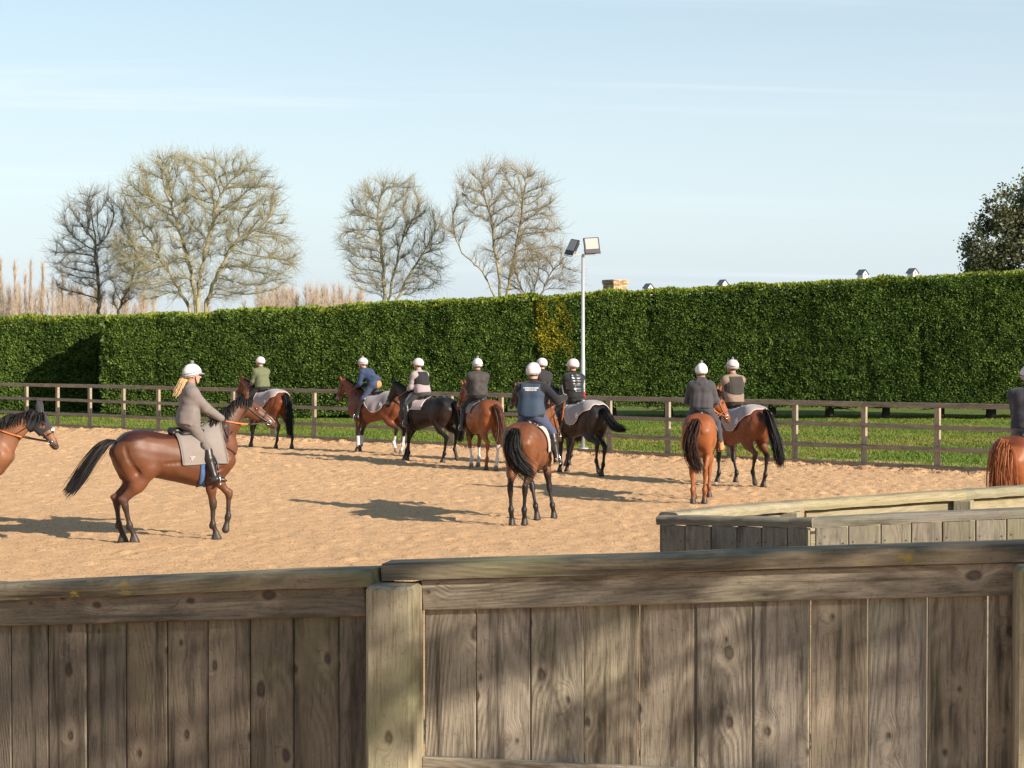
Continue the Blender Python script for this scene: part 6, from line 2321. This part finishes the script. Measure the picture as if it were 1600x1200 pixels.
cm = cloth_mat
HORSES = [
 dict(id='A', seed=1, loc=(-8.24, 25.6, 0), a=-91, label='bay horse in a black hood and ear covers, head only, at the left edge',
      px=1.20, pz=1.72, pitch=58, legs=dict(hl='h_rest', hr='h_fwd', fl='f_back', fr='f_rest'), tail=TAIL, hood=True, blaze_band=True, mane_len=.2, earf=-.25,
      coat=mk(BAY, base=(.19, .08, .038), upper=(.15, .058, .028)), pad_mat=M_PAD, res=.015,
      rider=dict(label='rider in a grey jacket on the hooded bay horse, beyond the left edge', hands=((.52, .08, 1.56), (.52, -.08, 1.56)), feet=FT, lean=14, jacket=cm('mid_grey_fleece', (.12, .115, .12)), breeches=cm('charcoal_breeches', (.05, .05, .055)))),
 dict(id='B', seed=2, loc=(-4.74, 24.3, 0), a=-66, label='bay horse with a clipped flank and white face stripe, walking right in front',
      px=.99, pz=1.93, pitch=36, yaw=-4, legs=dict(hl='h_rest', hr='h_under', fl='f_swing2', fr='f_rest'), res=.0135, mane_side=-1, earf=.3,
      tail=[(-.85, 0, 1.42), (-.99, 0, 1.37), (-1.17, 0, 1.16), (-1.33, 0, .92), (-1.47, 0, .74)], tail_w=.075, pad_logo=True, girth=M_BLUEWEB, breast=True,
      coat=mk(BAY, base=(.115, .040, .017), upper=(.042, .012, .008), line=1.385, sharp=.014, points=(.03, .018, .014), leg_hi=.74, leg_lo=.42, muz=.25, blaze=.02),
      rider=dict(label='blonde rider with a ponytail in a taupe fleece, on the nearest bay', sx=.19, hands=((.66, .085, 1.66), (.66, -.085, 1.68)), feet=((.50, .31, .83), (.50, -.31, .83)), lean=3, res=.010,
                 jacket=cm('taupe_fleece', (.185, .152, .138)), breeches=cm('taupe_breeches', (.165, .135, .12)), ponytail=(.55, .37, .19), hair=(.40, .26, .13), stripe=True, strap=M_BAND2, yaw=4, shw=.165, band=M_BAND2, elbow=(-.5, .3, -.8))),
 dict(id='C', seed=3, loc=(-6.75, 47.4, 0), a=43, label='bay horse with a long black tail and lilac rug, leading the line at far left',
      px=1.10, pz=1.80, pitch=62, yaw=14, legs=dict(hl='h_under', hr='h_back', fl='f_rest', fr='f_fwd'), tail=[(-.85, 0, 1.44), (-.96, 0, 1.42), (-1.06, 0, 1.15), (-1.10, 0, .8), (-1.12, 0, .36)], tail_w=.072, rug=True, pad=False, res=.02,
      coat=mk(BAY, base=(.17, .045, .016), upper=(.11, .028, .011)), grip=M_TAN,
      rider=dict(label='rider in an olive green jacket on the leading bay at far left', hands=HD, feet=FT, lean=8, yaw=22, jacket=cm('olive_jacket', (.125, .135, .072)), breeches=cm('black_breeches', (.022, .022, .025)), pompom=False, res=.014)),
 dict(id='D', seed=4, loc=(-3.50, 44.6, 0), a=57, label='bright bay horse with bandaged forelegs and white hind socks, second in the far line',
      px=1.06, pz=1.84, pitch=66, yaw=8, legs=dict(hl='h_swing', hr='h_rest', fl='f_rest', fr='f_near'), tail=TAIL, rug=True, pad=False, res=.02, wraps=('fl', 'fr'),
      coat=mk(BAY, base=(.16, .046, .018), upper=(.10, .028, .012), socks=dict(hl=.55, hr=.6)), grip=M_TAN,
      rider=dict(label='rider in a navy tracksuit with a tan seat patch, standing in the stirrups', bulk=.012, hem=-.02, sx=.06, stand=.12, hands=((.56, .09, 1.73), (.56, -.09, 1.73)), feet=((.42, .31, .90), (.42, -.31, .90)), lean=42, hpitch=4, yaw=10, jacket=cm('navy_top', (.028, .046, .10)), breeches=cm('navy_tracksuit', (.05, .065, .12)),
                 seat_patch=plain('tan_suede', (.42, .21, .07), .9), shoulder_mark=True, stripe=True, elbow=(-.2, .4, -.9), res=.014)),
 dict(id='E', seed=5, loc=(-2.02, 41.2, 0), a=48, label='black horse with russet hindquarters and a narrow pale saddle cloth, third in the line',
      px=1.06, pz=1.80, pitch=62, yaw=22, legs=dict(hl='h_under', hr='h_lift', fl='f_rest', fr='f_fwd'), tail=[(-.85, 0, 1.42), (-.95, 0, 1.40), (-1.02, -.02, 1.15), (-1.03, -.05, .82), (-1.0, -.08, .55)], small_pad=True, piped=False, pad_mat=M_PINKB, res=.018,
      coat=mk(BLK, base=(.026, .013, .009)), grip=M_TAN,
      rider=dict(label='rider in a black padded vest over lilac grey sleeves, on the black horse', hands=HD, feet=FT, lean=12, yaw=16, jacket=cm('lilac_grey_jumper', (.33, .275, .285)), vest=cm('black_quilted_vest', (.022, .02, .02), quilt=1), breeches=cm('charcoal_breeches', (.05, .05, .055)), pompom=False, vest_hem=.11, res=.014)),
 dict(id='F', seed=6, loc=(-.70, 39.0, 0), a=21, label='chestnut horse with white socks and a grey saddle cloth, fourth in the line',
      px=1.02, pz=1.82, pitch=64, yaw=32, legs=dict(hl='h_under', hr='h_rest', fl='f_back', fr='f_rest'), tail=[(-.85, 0, 1.44), (-.95, -.02, 1.40), (-1.02, -.08, 1.18), (-1.03, -.10, .88), (-1.02, -.06, .62)], small_pad=True, piped=False, res=.018,
      coat=mk(CHES, base=(.22, .07, .023), socks=dict(fl=.75, fr=.8, hr=1.0), hair=(.10, .045, .028), leg_hi=.8, leg_lo=.5, points=(.17, .05, .022)), grip=M_TAN,
      rider=dict(label='rider in a plain dark brown jacket on the chestnut with white socks', hands=HD, feet=FT, lean=4, jacket=cm('dark_brown_jacket', (.042, .035, .031), rough=.7), breeches=cm('black_breeches', (.022, .022, .025)), stripe=True, helmet=plain('bright_helmet_silk', (.68, .655, .66), .6, var=.05), res=.013)),
 dict(id='G', seed=7, loc=(.27, 27.0, 0), a=-12, legdy=dict(fr=-.16, fl=-.20, hl=.03, hr=.05), label='bay horse seen from behind with its black tail swung right, nearest the middle',
      px=1.10, pz=1.70, pitch=60, yaw=-30, py=-.10, legs=dict(hl='h_rest', hr='h_under', fl='f_back', fr='f_rest'), res=.0135, mane_side=1,
      tail=[(-.85, .02, 1.44), (-.96, .03, 1.42), (-1.05, .05, 1.2), (-1.06, -.05, .97), (-1.04, -.24, .80)], tail_w=.10,
      coat=mk(BAY, base=(.165, .058, .023), upper=(.11, .034, .014), line=1.5, leg_hi=.80, leg_lo=.62), pad_mat=plain('pinkish_saddle_cloth', (.52, .42, .39), .9, bmp=.6, bscale=200), girth=M_LEATHER,
      rider=dict(label='rider in a navy gilet with white lettering across the back and black sleeves', hands=((.52, .10, 1.70), (.36, -.50, 1.93)), feet=((.42, .34, .90), (.42, -.36, .90)), lean=6, side=-2, jacket=cm('black_jacket', (.016, .015, .017)), vest=cm('navy_gilet', (.036, .055, .088), rough=.75), breeches=cm('navy_breeches', (.055, .072, .14)),
                 print=True, gloves={0: (.018, .017, .018), 1: None}, yaw=-14, vest_hem=-.075, res=.010, pompom=False, shw=.195)),
 dict(id='H', seed=8, loc=(.86, 40.4, 0), a=40, label='dark brown horse with a lilac rug, mostly hidden behind the middle horse and rider',
      px=1.10, pz=1.76, pitch=58, legs=dict(hl='h_rest', hr='h_under', fl='f_rest', fr='f_fwd'), tail=TAIL, rug=True, pad=False, res=.021, coat=mk(BAY, base=(.13, .05, .025), upper=(.05, .02, .014)),
      rider=dict(label='rider in a dark jacket half hidden behind the rider with white lettering', hands=HD, feet=FT, lean=6, yaw=20, jacket=cm('near_black_jacket', (.024, .021, .022)), breeches=cm('black_breeches', (.022, .022, .025)), pompom=False, res=.015)),
 dict(id='I', seed=9, loc=(1.44, 37.2, 0), a=32, label='glossy black horse with a lilac rug and tail flicked right, beside the light pole',
      px=1.04, pz=1.80, pitch=60, yaw=14, legs=dict(hl='h_lift', hr='h_rest', fl='f_rest', fr='f_near'), tail=[(-.85, 0, 1.42), (-1.0, 0, 1.38), (-1.12, -.02, 1.2), (-1.25, -.08, 1.06), (-1.42, -.16, 1.02)], rug=True, pad=False, res=.018,
      coat=BLK, grip=plain('red_rein', (.30, .03, .03), .6),
      rider=dict(label='rider in a shiny black body protector with a red tie at the waist', hands=HD, feet=FT, lean=4, yaw=32, jacket=cm('black_jacket', (.016, .015, .017)), vest=cm('glossy_black_vest', (.014, .014, .015), rough=.28, spec=.7, quilt=2, coat=.6), breeches=cm('black_breeches', (.022, .022, .025)), pompom=False, vest_hem=.07, peak=plain('pale_peak', (.66, .62, .62), .6), red=True, res=.013)),
 dict(id='J', seed=10, loc=(3.36, 30.75, 0), a=-9, label='bright chestnut horse seen from behind, head turned right, near the pen',
      px=.98, pz=1.86, py=-.22, yaw=-62, pitch=60, legs=dict(hl='h_rest', hr='h_under', fl='f_back', fr='f_rest'), res=.0145,
      tail=[(-.85, .02, 1.44), (-.97, .04, 1.42), (-1.05, .12, 1.15), (-1.04, .10, .88), (-1.0, -.02, .60)], tail_w=.09, small_pad=True, pad_mat=plain('white_saddle_cloth', (.66, .62, .58), .9, bmp=.4, bscale=200),
      coat=mk(CHES, base=(.25, .08, .027), upper=(.21, .06, .02), points=(.20, .065, .024), hair=(.035, .016, .012), tail_top=(.30, .09, .03)), grip=M_ORANGE, bridle=M_TAN,
      rider=dict(label='rider in a charcoal hoody and dark leggings with orange ankle boots', hands=((.52, .10, 1.68), (.52, -.12, 1.68)), feet=((.42, .33, .88), (.40, -.35, .88)), lean=4, jacket=cm('charcoal_hoody', (.058, .053, .058)), breeches=cm('dark_grey_leggings', (.05, .05, .06)), hoody=True, long_boots=False, boots=plain('orange_suede_boot', (.50, .20, .055), .8),
                 helmet=plain('bright_helmet_silk2', (.68, .65, .655), .6, var=.05), stripe=False, tl=.88, bulk=.026, shw=.172, res=.0105, elbow=(-.4, .75, -.6))),
 dict(id='K', seed=11, loc=(4.50, 34.3, 0), a=27, label='bay horse with a lilac rug and long black tail, behind the bright chestnut',
      px=1.04, pz=1.84, pitch=60, yaw=10, legs=dict(hl='h_swing', hr='h_rest', fl='f_rest', fr='f_back'), tail=[(-.85, 0, 1.46), (-.97, 0, 1.46), (-1.12, -.02, 1.15), (-1.24, -.05, .82), (-1.32, -.08, .46)], tail_w=.076, rug=True, pad=False, res=.0165,
      coat=mk(BAY, base=(.15, .046, .019), upper=(.095, .027, .012)), grip=M_TAN,
      rider=dict(label='rider in a dark ribbed back protector over a brown jumper', hands=HD, feet=FT, lean=3, yaw=18, jacket=cm('brown_jumper', (.235, .165, .125)), vest=cm('dark_ribbed_vest', (.045, .04, .033), quilt=1), breeches=cm('dark_brown_breeches', (.04, .026, .022)), vest_hem=.09, stripe=True, res=.012)),
 dict(id='L', seed=12, loc=(6.76, 22.8, 0), a=-31, label='red chestnut horse seen from behind, cut off by the right edge',
      px=1.10, pz=1.80, pitch=56, legs=dict(hl='h_rest', hr='h_under', fl='f_back', fr='f_rest'), res=.015, tail=[(-.85, .0, 1.45), (-.95, .0, 1.44), (-1.02, .02, 1.2), (-1.03, .02, .85), (-1.0, .02, .55)], tail_w=.12,
      coat=mk(CHES, base=(.24, .075, .025), upper=(.14, .036, .013), line=1.44, sharp=.03, hair=(.27, .085, .03)),
      rider=dict(label='rider in a dark jacket and grey breeches at the right edge', hands=HD, feet=FT, lean=5, jacket=cm('slate_jacket', (.045, .043, .05)), breeches=cm('grey_breeches', (.125, .12, .125)), stripe=True, res=.012)),
]
import time as _t
for sp in HORSES:
    hr_, seat, hands = build_horse(sp)
    rr_, hc, arms = build_rider(sp, hr_, seat, hands)
    S = sp['rider']
    if S.get('red'):
        mb = MB()
        c0 = seat + np.array([-.02, -.20, .14])
        for k in range(6):
            e = c0 + np.array([random.uniform(-.08, .02), random.uniform(-.09, .0), random.uniform(-.10, .06)])
            mb.tube([c0, (c0 + e) / 2 + np.array([0, 0, .02]), e], [.03, .022, .012], 6)
        mb.build('waist_tie', plain('red_cloth', (.42, .02, .025), .8), rr_, True)
    if sp['id'] == 'G':
        hw = hr_.matrix_basis if False else Matrix.Translation(hr_.location) @ Matrix.Rotation(hr_.rotation_euler.z, 4, 'Z')
        hn = Vector(arms[1][2]) + Vector((.04, 0.015, 0))
        a = hw @ (hn + Vector((.03, .05, .20))); b = hw @ (hn + Vector((-.03, -.09, -.46)))
        mb = MB(); mb.tube([a - b, (a - b) * .72, (a - b) * .70, (0, 0, 0)], [.012, .011, .007, .004], 8)
        w = mb.build('riding_whip', plain('grey_whip', (.10, .10, .11), .5), None, True)
        w.location = b
        tag(w, 'thin grey riding whip held in the bare hand of the rider with white lettering', 'whip')

# a pigeon on the leaning tree
bp = px(725, 306, 116)
bd = empty('bird', bp, R(200))
tag(bd, 'small dark bird perched on an outer branch of the leaning bare tree', 'bird')
f = Field((-.28, -.14, -.16), (.3, .14, .26), .015)
f.seg((-.08, 0, .02), (.08, 0, .08), .065, .06, .04); f.seg((.09, 0, .10), (.13, 0, .17), .042, .036, .03); f.seg((.15, 0, .17), (.20, 0, .16), .014, .005, .01)
V, Q = f.mesh(); link('body', np_mesh('body', V, Q, True), M_LAMPBODY, bd)
mb = MB(); mb.box((-.2, 0, -.01), (.2, .07, .015), Euler((0, R(-18), 0)).to_matrix()); mb.build('tail', M_LAMPBODY, bd)
for s in (-1, 1):
    mb = MB(); mb.tube([(-.16, s * .05, .02), (-.05, s * .075, .06), (.07, s * .06, .09)], [.01, .035, .02], 6); mb.build('wing', M_LAMPBODY, bd, True)
    mb = MB(); mb.tube([(0, s * .025, 0), (.01, s * .025, -.08)], .008, 5); mb.build('leg', M_LAMPBODY, bd)
